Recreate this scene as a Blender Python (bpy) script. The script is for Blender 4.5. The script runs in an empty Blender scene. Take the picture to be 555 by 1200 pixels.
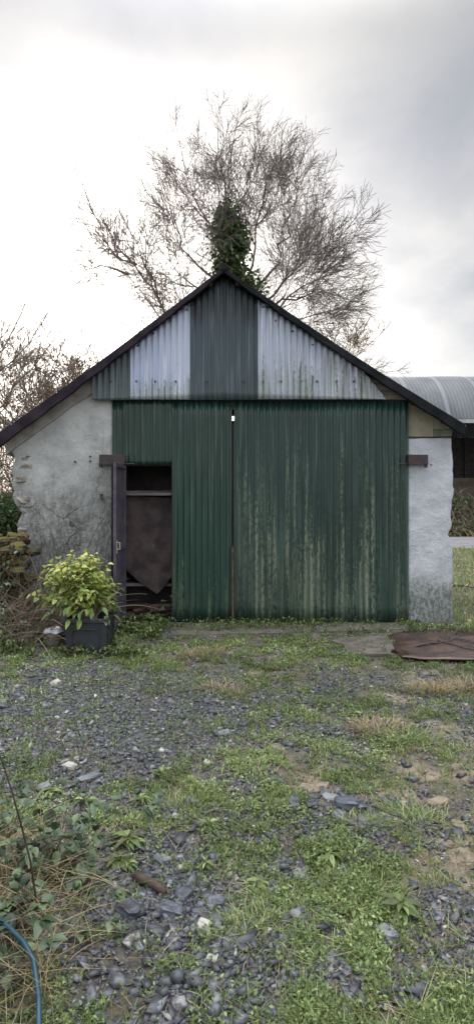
import bpy, math, random
import numpy as np
from mathutils import Vector, Matrix

C = bpy.context.scene.collection
SC = bpy.context.scene
F = 711.0; HZ = 590.0; CX = 277.5; CAMH = 1.6

# ------------------------------------------------------------------ camera
cam = bpy.data.cameras.new('camera')
cam.sensor_fit = 'VERTICAL'; cam.sensor_height = 24.0; cam.lens = 24.0 * F / 1200.0
cam.shift_y = (HZ - 600.0) / 1200.0
cam.clip_start = 0.05; cam.clip_end = 3000
co = bpy.data.objects.new('camera', cam); C.objects.link(co)
co.location = (0, 0, CAMH); co.rotation_euler = (math.radians(90), 0, 0)
SC.camera = co

# ------------------------------------------------------------------ world, sun, exposure
SUN_EL = 19.0; SUN_AZ = -10.0       # azimuth from +Y, positive to the right
w = bpy.data.worlds.new('World'); SC.world = w; w.use_nodes = True
nt = w.node_tree; nt.nodes.clear()
def wn(t, **k):
    n = nt.nodes.new(t)
    for a, b in k.items(): setattr(n, a, b)
    return n
L = nt.links.new
out = wn('ShaderNodeOutputWorld'); bg = wn('ShaderNodeBackground'); L(bg.outputs[0], out.inputs[0])
sky = wn('ShaderNodeTexSky', sky_type='NISHITA', sun_disc=False)
sky.sun_elevation = math.radians(SUN_EL); sky.sun_rotation = math.radians(SUN_AZ)
sky.dust_density = 3.0; sky.air_density = 1.0; sky.ozone_density = 1.5
tc = wn('ShaderNodeTexCoord'); sep = wn('ShaderNodeSeparateXYZ'); L(tc.outputs['Generated'], sep.inputs[0])
az = wn('ShaderNodeMath', operation='ADD'); az.inputs[1].default_value = 0.22; L(sep.outputs[2], az.inputs[0])
mx = wn('ShaderNodeMath', operation='MAXIMUM'); mx.inputs[1].default_value = 0.12; L(az.outputs[0], mx.inputs[0])
dx = wn('ShaderNodeMath', operation='DIVIDE'); L(sep.outputs[0], dx.inputs[0]); L(mx.outputs[0], dx.inputs[1])
dy = wn('ShaderNodeMath', operation='DIVIDE'); L(sep.outputs[1], dy.inputs[0]); L(mx.outputs[0], dy.inputs[1])
cmb = wn('ShaderNodeCombineXYZ'); L(dx.outputs[0], cmb.inputs[0]); L(dy.outputs[0], cmb.inputs[1])
n1 = wn('ShaderNodeTexNoise'); n1.inputs['Scale'].default_value = 1.9; n1.inputs['Detail'].default_value = 7; n1.inputs['Roughness'].default_value = 0.52
n1.inputs['Distortion'].default_value = 0.25
cmo = wn('ShaderNodeVectorMath', operation='ADD'); cmo.inputs[1].default_value = (5.3, 2.4, 0.0); L(cmb.outputs[0], cmo.inputs[0])
L(cmo.outputs[0], n1.inputs['Vector'])
cr = wn('ShaderNodeValToRGB'); L(n1.outputs[0], cr.inputs[0])
cr.color_ramp.elements[0].position = 0.36; cr.color_ramp.elements[0].color = (0.62, 0.65, 0.71, 1)
cr.color_ramp.elements[1].position = 0.66; cr.color_ramp.elements[1].color = (1.12, 1.10, 1.06, 1)
# overcast layer: the sky's own luminance spread through cloud
bw = wn('ShaderNodeRGBToBW'); L(sky.outputs[0], bw.inputs[0])
ov = wn('ShaderNodeMath', operation='MULTIPLY_ADD'); ov.inputs[1].default_value = 0.19; ov.inputs[2].default_value = 1.15; L(bw.outputs[0], ov.inputs[0])
cl = wn('ShaderNodeVectorMath', operation='SCALE'); L(cr.outputs[0], cl.inputs[0]); # unseen cloud behind the camera and overhead is brightened to light yard and facade
mb = wn('ShaderNodeMapRange', interpolation_type='SMOOTHSTEP'); mb.inputs[1].default_value = 0.45; mb.inputs[2].default_value = -0.35; L(sep.outputs[1], mb.inputs[0])
mb.inputs[1].default_value = -0.35; mb.inputs[2].default_value = 0.45; mb.inputs[3].default_value = 3.2; mb.inputs[4].default_value = 1.0
mzz = wn('ShaderNodeMapRange', interpolation_type='SMOOTHSTEP'); mzz.inputs[1].default_value = 0.60; mzz.inputs[2].default_value = 0.95; mzz.inputs[3].default_value = 1.0; mzz.inputs[4].default_value = 14.5; L(sep.outputs[2], mzz.inputs[0])
mq = wn('ShaderNodeMath', operation='MAXIMUM'); L(mb.outputs[0], mq.inputs[0]); L(mzz.outputs[0], mq.inputs[1])
ov2 = wn('ShaderNodeMath', operation='MULTIPLY'); L(ov.outputs[0], ov2.inputs[0]); L(mq.outputs[0], ov2.inputs[1])
L(ov2.outputs[0], cl.inputs['Scale'])
mixs = wn('ShaderNodeMix', data_type='RGBA'); mixs.inputs[0].default_value = 0.90
L(sky.outputs[0], mixs.inputs[6]); L(cl.outputs[0], mixs.inputs[7])
L(mixs.outputs[2], bg.inputs[0]); bg.inputs[1].default_value = 0.13
sd = bpy.data.lights.new('sun', 'SUN'); sd.energy = 1.4; sd.angle = math.radians(12); sd.color = (1.0, 0.93, 0.82)
so = bpy.data.objects.new('sun', sd); C.objects.link(so)
e, a = math.radians(SUN_EL), math.radians(SUN_AZ)
sv = Vector((math.sin(a) * math.cos(e), math.cos(a) * math.cos(e), math.sin(e)))
so.rotation_euler = sv.to_track_quat('Z', 'Y').to_euler(); so.location = sv * 60
SC.view_settings.view_transform = 'Standard'; SC.view_settings.look = 'None'
SC.view_settings.gamma = 1; SC.view_settings.exposure = 1.12
SC.cycles.max_bounces = 6; SC.cycles.transparent_max_bounces = 6

# ------------------------------------------------------------------ helpers
random.seed(7); RNG = np.random.default_rng(11)
def P(px, py, Y): return Vector(((px - CX) / F * Y, Y, CAMH + (HZ - py) / F * Y))
def PX(px, Y): return (px - CX) / F * Y
def PZ(py, Y): return CAMH + (HZ - py) / F * Y
def GY(py): return F * CAMH / (py - HZ)                      # ground distance seen at image row py
def GP(px, py): y = GY(py); return (PX(px, y), y)

def link(name, me, mats=None, parent=None, smooth=False):
    o = bpy.data.objects.new(name, me); C.objects.link(o)
    if mats is not None:
        for m in (mats if isinstance(mats, (list, tuple)) else [mats]): me.materials.append(m)
    if parent: o.parent = parent
    if smooth:
        me.polygons.foreach_set('use_smooth', [True] * len(me.polygons))
    me.update()
    return o
def tag(o, label=None, cat=None, group=None, kind=None):
    if label: o['label'] = label
    if cat: o['category'] = cat
    if group: o['group'] = group
    if kind: o['kind'] = kind
    return o
def thing(name, label, cat, loc=(0, 0, 0), group=None):
    o = bpy.data.objects.new(name, None); C.objects.link(o); o.location = loc; o.empty_display_size = 0.2
    return tag(o, label, cat, group)

class MB:
    def __init__(s): s.v = []; s.f = []; s.t = []
    def add(s, vs, fs, tint=0.5):
        b = len(s.v); s.v.extend([tuple(v) for v in vs]); s.t.extend([tint] * len(vs))
        s.f.extend([tuple(i + b for i in f) for f in fs])
    def box(s, lo, hi, tint=0.5):
        x0, y0, z0 = lo; x1, y1, z1 = hi
        s.add([(x0,y0,z0),(x1,y0,z0),(x1,y1,z0),(x0,y1,z0),(x0,y0,z1),(x1,y0,z1),(x1,y1,z1),(x0,y1,z1)],
              [(0,3,2,1),(4,5,6,7),(0,1,5,4),(1,2,6,5),(2,3,7,6),(3,0,4,7)], tint)
    def prism(s, poly, y0, y1, tint=0.5):            # poly of (x, z), extruded from y0 to y1; counter-clockwise seen from -y
        n = len(poly)
        s.add([(x, y0, z) for x, z in poly] + [(x, y1, z) for x, z in poly],
              [tuple(range(n)), tuple(range(2*n-1, n-1, -1))] + [(i, i+n, (i+1) % n + n, (i+1) % n) for i in range(n)], tint)
    def tube(s, pts, rad, sides=6, tint=0.5, cap=True):
        pts = [Vector(p) for p in pts]; n = len(pts); vs = []
        if not isinstance(rad, (list, tuple)): rad = [rad] * n
        up = Vector((0.13, 0.21, 0.97))
        for i, p in enumerate(pts):
            d = (pts[min(i+1, n-1)] - pts[max(i-1, 0)])
            if d.length < 1e-9: d = Vector((0, 0, 1))
            d.normalize(); a = d.cross(up)
            if a.length < 0.05: a = d.cross(Vector((1, 0, 0)))
            a.normalize(); b = d.cross(a)
            for k in range(sides):
                t = 2 * math.pi * k / sides
                vs.append(p + (a * math.cos(t) + b * math.sin(t)) * rad[i])
        fs = [(i*sides+k, i*sides+(k+1) % sides, (i+1)*sides+(k+1) % sides, (i+1)*sides+k) for i in range(n-1) for k in range(sides)]
        if cap and sides > 3: fs += [tuple(range(sides-1, -1, -1)), tuple((n-1)*sides+k for k in range(sides))]
        s.add(vs, fs, tint)
    def build(s, name, m, parent=None, smooth=False, bevel=0):
        me = bpy.data.meshes.new(name); me.from_pydata(s.v, [], s.f)
        at = me.attributes.new('tint', 'FLOAT', 'POINT'); at.data.foreach_set('value', s.t)
        o = link(name, me, m, parent, smooth)
        if bevel:
            b = o.modifiers.new('bevel', 'BEVEL'); b.width = bevel; b.segments = 2; b.limit_method = 'ANGLE'
        return o

def array_mesh(name, V, Q, T, m, parent=None, smooth=False, tri=False):
    """V (n,3) verts, Q (m,4 or 3) faces, T (n) tint"""
    k = Q.shape[1]; me = bpy.data.meshes.new(name)
    me.vertices.add(len(V)); me.vertices.foreach_set('co', V.astype(np.float32).ravel())
    me.loops.add(Q.size); me.loops.foreach_set('vertex_index', Q.astype(np.int32).ravel())
    me.polygons.add(len(Q)); me.polygons.foreach_set('loop_start', np.arange(0, Q.size, k, dtype=np.int32))
    me.polygons.foreach_set('loop_total', np.full(len(Q), k, dtype=np.int32))
    me.update(calc_edges=True)
    at = me.attributes.new('tint', 'FLOAT', 'POINT'); at.data.foreach_set('value', T.astype(np.float32))
    return link(name, me, m, parent, smooth)

def _h(ix, iy, seed):
    n = (ix * 374761393 + iy * 668265263 + seed * 974634777) & 0xffffffff
    n = ((n ^ (n >> 13)) * 1274126177) & 0xffffffff
    return ((n ^ (n >> 16)) & 0xffff) / 65535.0
def vnoise(x, y, seed=0):
    x = np.asarray(x, float); y = np.asarray(y, float)
    ix = np.floor(x).astype(np.int64); iy = np.floor(y).astype(np.int64); fx = x - ix; fy = y - iy
    fx = fx*fx*(3-2*fx); fy = fy*fy*(3-2*fy)
    a = _h(ix, iy, seed); b = _h(ix+1, iy, seed); c = _h(ix, iy+1, seed); d = _h(ix+1, iy+1, seed)
    return (a*(1-fx)+b*fx)*(1-fy) + (c*(1-fx)+d*fx)*fy
def fbm(x, y, seed=0, o=4):
    s = 0; a = 0.5; t = 0
    for i in range(o):
        s = s + a * vnoise(np.asarray(x) * 2**i, np.asarray(y) * 2**i, seed + i); t += a; a *= 0.5
    return s / t

# ------------------------------------------------------------------ materials
class MT:
    def __init__(s, name, rough=0.8, metal=0.0, spec=0.5):
        s.m = bpy.data.materials.new(name); s.m.use_nodes = True; s.n = s.m.node_tree; s.b = s.n.nodes['Principled BSDF']
        s.b.inputs['Roughness'].default_value = rough; s.b.inputs['Metallic'].default_value = metal
        s.b.inputs['Specular IOR Level'].default_value = spec
        s.tc = s.n.nodes.new('ShaderNodeTexCoord')
        s.geo = s.n.nodes.new('ShaderNodeNewGeometry')
    def N(s, t, **k):
        n = s.n.nodes.new(t)
        for a, b in k.items(): setattr(n, a, b)
        return n
    def L(s, a, b): s.n.links.new(a, b)
    def noise(s, scale=1.0, detail=5, rough=0.55, stretch=(1, 1, 1), off=(0, 0, 0), dist=0):
        mp = s.N('ShaderNodeMapping'); mp.inputs['Scale'].default_value = stretch; mp.inputs['Location'].default_value = off
        s.L(s.geo.outputs['Position'], mp.inputs[0])
        n = s.N('ShaderNodeTexNoise'); n.inputs['Scale'].default_value = scale; n.inputs['Detail'].default_value = detail
        n.inputs['Roughness'].default_value = rough; n.inputs['Distortion'].default_value = dist
        s.L(mp.outputs[0], n.inputs['Vector']); return n.outputs[0]
    def ramp(s, v, a, b):                   # 0 at a, 1 at b, clamped
        r = s.N('ShaderNodeMapRange'); r.inputs[1].default_value = a; r.inputs[2].default_value = b
        if a > b: r.inputs[1].default_value = b; r.inputs[2].default_value = a; r.inputs[3].default_value = 1; r.inputs[4].default_value = 0
        r.interpolation_type = 'SMOOTHSTEP'; s.L(v, r.inputs[0]); return r.outputs[0]
    def math(s, op, a, b=None, c=None):
        n = s.N('ShaderNodeMath', operation=op)
        for i, v in enumerate((a, b, c)):
            if v is None: continue
            if isinstance(v, (int, float)): n.inputs[i].default_value = v
            else: s.L(v, n.inputs[i])
        return n.outputs[0]
    def mix(s, f, a, b, mode='MIX'):
        n = s.N('ShaderNodeMix', data_type='RGBA', blend_type=mode)
        for i, v in ((0, f), (6, a), (7, b)):
            if isinstance(v, (int, float)): n.inputs[i].default_value = v
            elif isinstance(v, tuple): n.inputs[i].default_value = (*v, 1)
            else: s.L(v, n.inputs[i])
        return n.outputs[2]
    def xyz(s):
        n = s.N('ShaderNodeSeparateXYZ'); s.L(s.geo.outputs['Position'], n.inputs[0]); return n.outputs
    def attr(s, name='tint'):
        n = s.N('ShaderNodeAttribute'); n.attribute_name = name; return n.outputs['Fac']
    def col(s, v):
        if isinstance(v, tuple): s.b.inputs['Base Color'].default_value = (*v, 1)
        else: s.L(v, s.b.inputs['Base Color'])
        return s
    def rough(s, v): s.L(v, s.b.inputs['Roughness']); return s
    def bump(s, v, dist=0.01, strength=0.6):
        n = s.N('ShaderNodeBump'); n.inputs['Distance'].default_value = dist; n.inputs['Strength'].default_value = strength
        s.L(v, n.inputs['Height']); s.L(n.outputs[0], s.b.inputs['Normal']); return s

def simple(name, c1, c2, scale=3, rough=0.8, bump=0.004, bscale=40, metal=0, stretch=(1, 1, 1), spec=0.5):
    t = MT(name, rough, metal, spec)
    t.col(t.mix(t.ramp(t.noise(scale, stretch=stretch), 0.35, 0.65), c1, c2))
    if bump: t.bump(t.noise(bscale, 4, stretch=stretch), bump)
    return t.m
def tinted(name, cols, rough=0.6, spec=0.4, trans=0.0, fine=None):
    t = MT(name, rough, 0, spec)
    r = t.N('ShaderNodeValToRGB'); t.L(t.attr(), r.inputs[0])
    el = r.color_ramp.elements
    for i, (p, c) in enumerate(cols):
        e_ = el[i] if i < 2 else el.new(p)
        e_.position = p; e_.color = (*c, 1)
    c = r.outputs[0]
    if fine: c = t.mix(t.ramp(t.noise(fine[0], 4), 0.4, 0.65), c, fine[1])
    t.col(c)
    if trans:
        tr = t.N('ShaderNodeBsdfTranslucent'); t.L(c, tr.inputs[0])
        ms = t.N('ShaderNodeMixShader'); ms.inputs[0].default_value = trans
        t.L(t.b.outputs[0], ms.inputs[1]); t.L(tr.outputs[0], ms.inputs[2])
        t.L(ms.outputs[0], t.n.nodes['Material Output'].inputs[0])
    return t.m

PITCH = 0.082
def corrugated_mat(name, c_a, c_b, lichen, lichen_col, rough, metal, zlo, zhi, streak_dark=0.5, seed=0.0, spec=0.5, top_dark=None, rust=0.0, sparse=.88, thr=.68):
    """c_a/c_b paint variation; lichen streaks run down the ridges, most between zlo (all) and zhi (none)"""
    t = MT(name, rough, metal, spec)
    X, Y_, Z = t.xyz()
    base = t.mix(t.ramp(t.noise(1.3, 4, off=(seed, 0, 0), stretch=(1, 1, .6)), 0.3, 0.7), c_a, c_b)
    st = t.noise(1.0, 5, 0.6, stretch=(14, 1, 0.5), off=(seed, 0, seed))
    base = t.mix(t.math('MULTIPLY', t.ramp(st, 0.50, 0.72), streak_dark), base, tuple(v * 0.45 for v in c_a))
    # weathered pale chalking in long runs
    st2 = t.noise(1.0, 5, 0.6, stretch=(22, 1, 0.8), off=(seed + 5, 0, 3))
    base = t.mix(t.math('MULTIPLY', t.ramp(st2, 0.50, 0.72), 0.5), base, tuple(min(1, v * 2.2 + 0.05) for v in c_b))
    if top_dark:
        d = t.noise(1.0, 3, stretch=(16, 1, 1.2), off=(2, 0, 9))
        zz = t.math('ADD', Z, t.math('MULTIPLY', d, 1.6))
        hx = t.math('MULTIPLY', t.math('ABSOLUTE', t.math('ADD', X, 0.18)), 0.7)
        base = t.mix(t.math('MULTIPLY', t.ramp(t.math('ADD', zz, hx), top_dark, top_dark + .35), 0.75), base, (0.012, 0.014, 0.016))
    ph = t.math('SINE', t.math('MULTIPLY', X, 2 * math.pi / PITCH))
    ridge = t.ramp(ph, -0.3, 0.9)
    bl = t.noise(1.0, 6, 0.75, stretch=(8, 1, .35), off=(seed * 2, 0, 1))
    sp = t.noise(38, 5, 0.75, off=(seed, 0, 0), stretch=(1, 1, .45))
    hgt = t.ramp(Z, zhi, zlo)
    if zlo > zhi: hgt = t.ramp(Z, zhi, zlo)
    f = t.math('MULTIPLY', t.math('ADD', t.math('MULTIPLY', hgt, 0.30), bl), t.math('ADD', 0.45, t.math('MULTIPLY', sp, 1.05)))
    f = t.math('MULTIPLY', t.ramp(f, thr, thr+.18), t.math('MULTIPLY', t.ramp(hgt, 0, .5), lichen))
    f = t.math('MULTIPLY', f, t.math('ADD', 0.35, t.math('MULTIPLY', ridge, 0.65)))
    f = t.math('MULTIPLY', f, t.math('ADD', 1-sparse, t.math('MULTIPLY', t.ramp(t.noise(1.0, 4, .7, stretch=(3.2, 1, .12), off=(seed*3+2, 0, 0)), .42, .60), sparse)))
    base = t.mix(f, base, lichen_col)
    if rust:
        rn = t.noise(5, 6, .65, off=(seed, 1, 7), stretch=(2.5, 1, .7))
        base = t.mix(t.math('MULTIPLY', t.ramp(rn, .62, .72), rust), base, (0.11, 0.04, 0.02))
    t.col(base); t.rough(t.math('ADD', rough, t.math('MULTIPLY', f, 0.4)))
    t.bump(t.noise(60, 3), 0.002, 0.5)
    return t.m

M = {}
M['door_green'] = corrugated_mat('door_green', (0.005, 0.024, 0.019), (0.009, 0.036, 0.030), 1.0, (0.20, 0.235, 0.165), 0.42, 0.0, -.6, 4.3, 0.6, 1.0, rust=.15, thr=.62)
M['door_green2'] = corrugated_mat('door_green2', (0.006, 0.027, 0.020), (0.010, 0.039, 0.029), 0.8, (0.22, 0.26, 0.15), 0.42, 0.0, 0.0, 1.9, 0.4, 8.3)
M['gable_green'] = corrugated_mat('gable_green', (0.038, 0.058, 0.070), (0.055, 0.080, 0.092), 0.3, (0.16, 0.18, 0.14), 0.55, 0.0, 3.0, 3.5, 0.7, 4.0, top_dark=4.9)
M['gable_green_pale'] = corrugated_mat('gable_green_pale', (0.058, 0.082, 0.092), (0.08, 0.105, 0.115), 0.3, (0.16, 0.18, 0.14), 0.55, 0.0, 3.0, 3.5, 0.6, 6.0)
M['galv'] = corrugated_mat('galvanised', (0.34, 0.39, 0.54), (0.42, 0.47, 0.60), 0.95, (0.13, 0.15, 0.08), 0.42, 0.1, 3.0, 3.45, 0.1, 2.0, sparse=.3, thr=.58)  # bluish base carries the lens flare's lavender tint
M['galv_mossy'] = corrugated_mat('galvanised_mossy', (0.33, 0.37, 0.47), (0.41, 0.45, 0.55), 1.0, (0.11, 0.13, 0.06), 0.45, 0.1, 2.95, 4.0, 0.2, 3.4, sparse=.5, thr=.56)  # flare lavender in the base again; the moss stains are the sheet's own
M['roof_tin'] = simple('roof_tin', (0.05, 0.055, 0.06), (0.09, 0.08, 0.08), 2, 0.6, 0.003)
M['barge'] = simple('barge_board', (0.018, 0.014, 0.022), (0.036, 0.029, 0.038), 4, 0.9, 0.004, 30, spec=.15)
M['barge_dark'] = simple('barge_board_dark', (0.008, 0.010, 0.013), (0.018, 0.02, 0.023), 4, 0.9, 0.004, 30, spec=.15)
M['timber'] = simple('weathered_timber', (0.10, 0.085, 0.075), (0.20, 0.18, 0.16), 4, 0.85, 0.004, 30, stretch=(1, 1, 8))
M['timber_dark'] = simple('dark_timber', (0.035, 0.028, 0.03), (0.07, 0.055, 0.055), 4, 0.8, 0.004, 30)
M['iron'] = simple('painted_iron', (0.022, 0.015, 0.018), (0.042, 0.026, 0.028), 9, 0.6, 0.002, 60)
M['leaf_iron'] = simple('leaf_frame_iron', (0.045, 0.04, 0.065), (0.09, 0.075, 0.10), 7, 0.55, 0.002, 60)
M['rust'] = simple('rusty_edge', (0.09, 0.035, 0.025), (0.16, 0.08, 0.06), 9, 0.8, 0.003, 50)
M['brass'] = simple('worn_handle', (0.45, 0.38, 0.28), (0.3, 0.24, 0.18), 30, 0.5, 0)
M['black'] = simple('black_plastic', (0.016, 0.018, 0.025), (0.028, 0.032, 0.042), 5, 0.5, 0.001)
M['bolt'] = simple('bolt_iron', (0.03, 0.025, 0.02), (0.08, 0.05, 0.04), 30, 0.7, 0)

# rendered wall: white lime wash with grime growing from the foot, cracks
def render_mat(name, white, white2, grime, z_grime, gstr, seed=0.0, cracks=.7):
    t = MT(name, 0.9)
    X, Y_, Z = t.xyz()
    c = t.mix(t.ramp(t.noise(2.2, 6, 0.6, off=(seed, 0, 0)), 0.35, 0.65), white, white2)
    c = t.mix(t.math('MULTIPLY', t.ramp(t.noise(9, 6, .7, off=(seed, 3, 0)), .5, .75), .4), c, tuple(v*.55 for v in white))
    zz = t.math('ADD', t.math('DIVIDE', Z, z_grime), t.math('MULTIPLY', t.math('SUBTRACT', t.noise(1.6, 6, 0.65, stretch=(1, 1, .55), off=(seed, 1, 2)), 0.5), 1.5))
    g = t.ramp(zz, 1.15, 0.35)
    fine = t.ramp(t.noise(26, 6, .75, stretch=(1, 1, .5)), .36, .62)
    g = t.math('MULTIPLY', g, t.math('ADD', .45, t.math('MULTIPLY', fine, .55)))
    c = t.mix(t.math('MULTIPLY', g, gstr), c, grime)
    dr = t.ramp(t.noise(1, 4, .6, stretch=(11, 1, .7), off=(seed, 0, 5)), .55, .7)
    c = t.mix(t.math('MULTIPLY', dr, t.math('MULTIPLY', t.ramp(zz, 1.5, .8), .35)), c, grime)
    # hairline cracks
    v = t.N('ShaderNodeTexVoronoi', feature='DISTANCE_TO_EDGE'); v.inputs['Scale'].default_value = 1.1
    mp = t.N('ShaderNodeMapping'); mp.inputs['Scale'].default_value = (1, 1, 1.0)
    nn = t.N('ShaderNodeTexNoise'); nn.inputs['Scale'].default_value = 3; nn.inputs['Detail'].default_value = 6
    t.L(t.geo.outputs['Position'], nn.inputs['Vector'])
    ad = t.N('ShaderNodeVectorMath', operation='MULTIPLY_ADD'); t.L(nn.outputs['Color'], ad.inputs[0]); ad.inputs[1].default_value = (.55, .55, .55)
    t.L(t.geo.outputs['Position'], ad.inputs[2]); t.L(ad.outputs[0], v.inputs['Vector'])
    ck = t.math('MULTIPLY', t.ramp(v.outputs['Distance'], .010, .002), t.ramp(t.noise(1.1, 2, off=(7, 0, seed)), .52, .6))
    c = t.mix(t.math('MULTIPLY', ck, cracks), c, (0.05, 0.045, 0.04))
    t.col(c)
    hb = t.math('ADD', t.math('MULTIPLY', t.noise(5, 5), 1.0), t.math('MULTIPLY', t.noise(45, 5, .7), .25))
    t.bump(t.math('SUBTRACT', hb, t.math('MULTIPLY', ck, .4*(cracks > 0))), 0.05, 0.85)
    return t.m
M['wall_left'] = render_mat('limewash_grimy', (0.47, 0.48, 0.485), (0.34, 0.355, 0.36), (0.060, 0.058, 0.054), 2.25, .88, 0.0)
M['wall_right'] = render_mat('limewash_clean', (0.52, 0.55, 0.60), (0.40, 0.43, 0.48), (0.07, 0.085, 0.06), .6, .9, 4.0, .0)
M['stone'] = simple('rubble_stone', (0.16, 0.145, 0.125), (0.33, 0.31, 0.28), 6, 0.9, 0.02, 12)
M['mortar'] = simple('verge_mortar', (0.22, 0.215, 0.20), (0.34, 0.33, 0.31), 5, 0.9, 0.02, 14)
M['block'] = simple('concrete_block', (0.20, 0.19, 0.145), (0.28, 0.265, 0.20), 5, 0.95, 0.006, 60)
M['block_green'] = simple('algae_block', (0.10, 0.12, 0.08), (0.17, 0.18, 0.13), 9, 0.95, 0.006, 60)
def bark(name, c1, c2): return simple(name, c1, c2, 6, 0.85, 0.01, 20)
M['bark'] = bark('birch_bark', (0.09, 0.075, 0.07), (0.18, 0.155, 0.145))
M['twig'] = simple('birch_twig', (0.13, 0.105, 0.10), (0.19, 0.155, 0.14), 2, 0.8, 0)
M['twig_pale'] = simple('pale_twig', (0.20, 0.16, 0.10), (0.27, 0.22, 0.14), 2, 0.8, 0)
M['twig_brown'] = simple('brown_twig', (0.14, 0.105, 0.08), (0.22, 0.17, 0.13), 2, 0.8, 0)
M['ivy'] = tinted('ivy_leaves', [(0, (0.035, 0.055, 0.022)), (0.6, (0.075, 0.12, 0.045)), (1, (0.15, 0.21, 0.08))], 0.5, .4, .4)
M['laurel'] = tinted('laurel_leaves', [(0, (0.08, 0.15, 0.04)), (0.45, (0.26, 0.36, 0.08)), (1, (0.62, 0.64, 0.20))], 0.38, .5, .3)
M['weed'] = tinted('weed_leaves', [(0, (0.05, 0.06, 0.025)), (0.5, (0.15, 0.215, 0.065)), (0.8, (0.33, 0.42, 0.17)), (1, (0.48, 0.54, 0.36))], 0.5, .45, .3)  # palest tones put highlights into the leaf colour
M['grass'] = tinted('grass_blades', [(0, (0.09, 0.11, 0.035)), (0.5, (0.155, 0.235, 0.07)), (0.8, (0.32, 0.40, 0.15)), (1, (0.48, 0.40, 0.22))], 0.5, .45, .3)
M['straw'] = tinted('dead_grass', [(0, (0.12, 0.085, 0.05)), (0.6, (0.30, 0.24, 0.14)), (1, (0.46, 0.38, 0.24))], 0.7, .3, .2)
M['bramble_leaf'] = tinted('bramble_leaves', [(0, (0.03, 0.05, 0.028)), (0.6, (0.075, 0.12, 0.06)), (0.9, (0.15, 0.20, 0.09)), (1, (0.30, 0.24, 0.05))], 0.42, .5, .2)
M['cane'] = simple('bramble_cane', (0.035, 0.022, 0.025), (0.07, 0.045, 0.04), 8, 0.6, 0)
M['gravel'] = tinted('slate_gravel', [(0, (0.018, 0.021, 0.028)), (0.4, (0.055, 0.062, 0.080)), (0.7, (0.15, 0.16, 0.185)), (1, (0.48, 0.46, 0.42))], 0.48, .55, 0, (30, (0.05, 0.05, 0.055)))
M['pale_stone'] = simple('pale_stone', (0.27, 0.26, 0.23), (0.42, 0.40, 0.37), 14, 0.85, 0.004, 40)
M['slate'] = simple('slate_slab', (0.10, 0.11, 0.13), (0.19, 0.20, 0.22), 9, 0.5, 0.004, 40)
M['dark_slate'] = simple('dark_slate', (.03, .034, .044), (.085, .095, .12), 9, .4, .004)
M['tan_stone'] = simple('tan_stone', (0.13, 0.105, 0.075), (0.24, 0.20, 0.15), 16, 0.85, 0.004, 40)
M['wood_bit'] = simple('rotten_wood', (0.035, 0.022, 0.018), (0.075, 0.05, 0.04), 12, 0.8, 0.006, 40)
M['hose'] = simple('blue_pipe', (0.01, 0.045, 0.075), (0.015, 0.06, 0.09), 5, 0.4, 0)

# ------------------------------------------------------------------ ground
def gauss(x, y, cx, cy, sx, sy): return np.exp(-((x-cx)/sx)**2 - ((y-cy)/sy)**2)
def height(x, y):
    x = np.asarray(x, float); y = np.asarray(y, float)
    near = np.clip((7.7 - y) / 1.5, 0, 1)
    h = (fbm(x*1.1, y*1.1, 3) - 0.5) * 0.13 * near + (fbm(x*5, y*5, 9, 3) - 0.5) * 0.035 * np.clip((30-y)/20, 0, 1)*np.where((y>8.0)&(y<16.6)&(abs(x)<3.1), .3, 1)
    h = h + 0.10 * gauss(x, y, -1.15, 2.5, .55, .55) + 0.05 * gauss(x, y, -2.6, 7.0, .8, .7)
    h = h - 0.02 * near
    r = np.sqrt(x*x + y*y)
    return h * np.clip((120 - r) / 60, 0, 1)
def hz(x, y): return float(height(x, y))
def soft(v, a, b): return np.clip((v-a)/(b-a), 0, 1)
def f_gravel(x, y):                        # where loose slate lies (0..1)
    g = np.zeros_like(x)
    for px, py, sx, sy, s in ((60, 835, 1.5, 1.2, 1.25), (150, 830, 1.2, 1.2, 1.2), (30, 860, 1.0, .9, 1.), (190, 900, .55, .5, .5), (225, 1040, .5, .42, .95), (200, 960, .35, .3, .6),
                           (405, 945, .28, .24, .8), (300, 870, .5, .6, .3), (525, 1060, .2, .2, .6), (280, 1120, .5, .25, .7), (170, 1080, .3, .25, .8), (10, 800, 1., .7, .8), (440, 1000, .2, .2, .3)):
        cx, cy = GP(px, py); g = np.maximum(g, s * gauss(x, y, cx, cy, sx, sy))
    n = fbm(x*2.3, y*2.3, 21, 4)
    return np.clip(soft(g*.62 + .30 + (n-.5)*1.5 + (vnoise(x*9, y*9, 22)-.5)*.5, .25, .85), 0, 1)
def f_soil(x, y):
    g = np.zeros_like(x)
    for px, py, sx, sy, s in ((520, 960, .28, .9, 1.2), (545, 1080, .2, .4, .9), (375, 915, .25, .3, .6), (235, 912, .3, .2, .6), (500, 900, .2, .4, .5), (320, 872, .25, .3, .5),
                           (540, 880, .3, .8, .7), (400, 790, 1.2, .35, .6), (150, 870, .5, .3, .4), (60, 825, .6, .25, .4)):
        cx, cy = GP(px, py); g = np.maximum(g, s * gauss(x, y, cx, cy, sx, sy))
    n = fbm(x*3.1, y*3.1, 55, 4)
    return soft(g*1.05 + .12 + (n-.5)*1.6, .35, .75)
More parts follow.
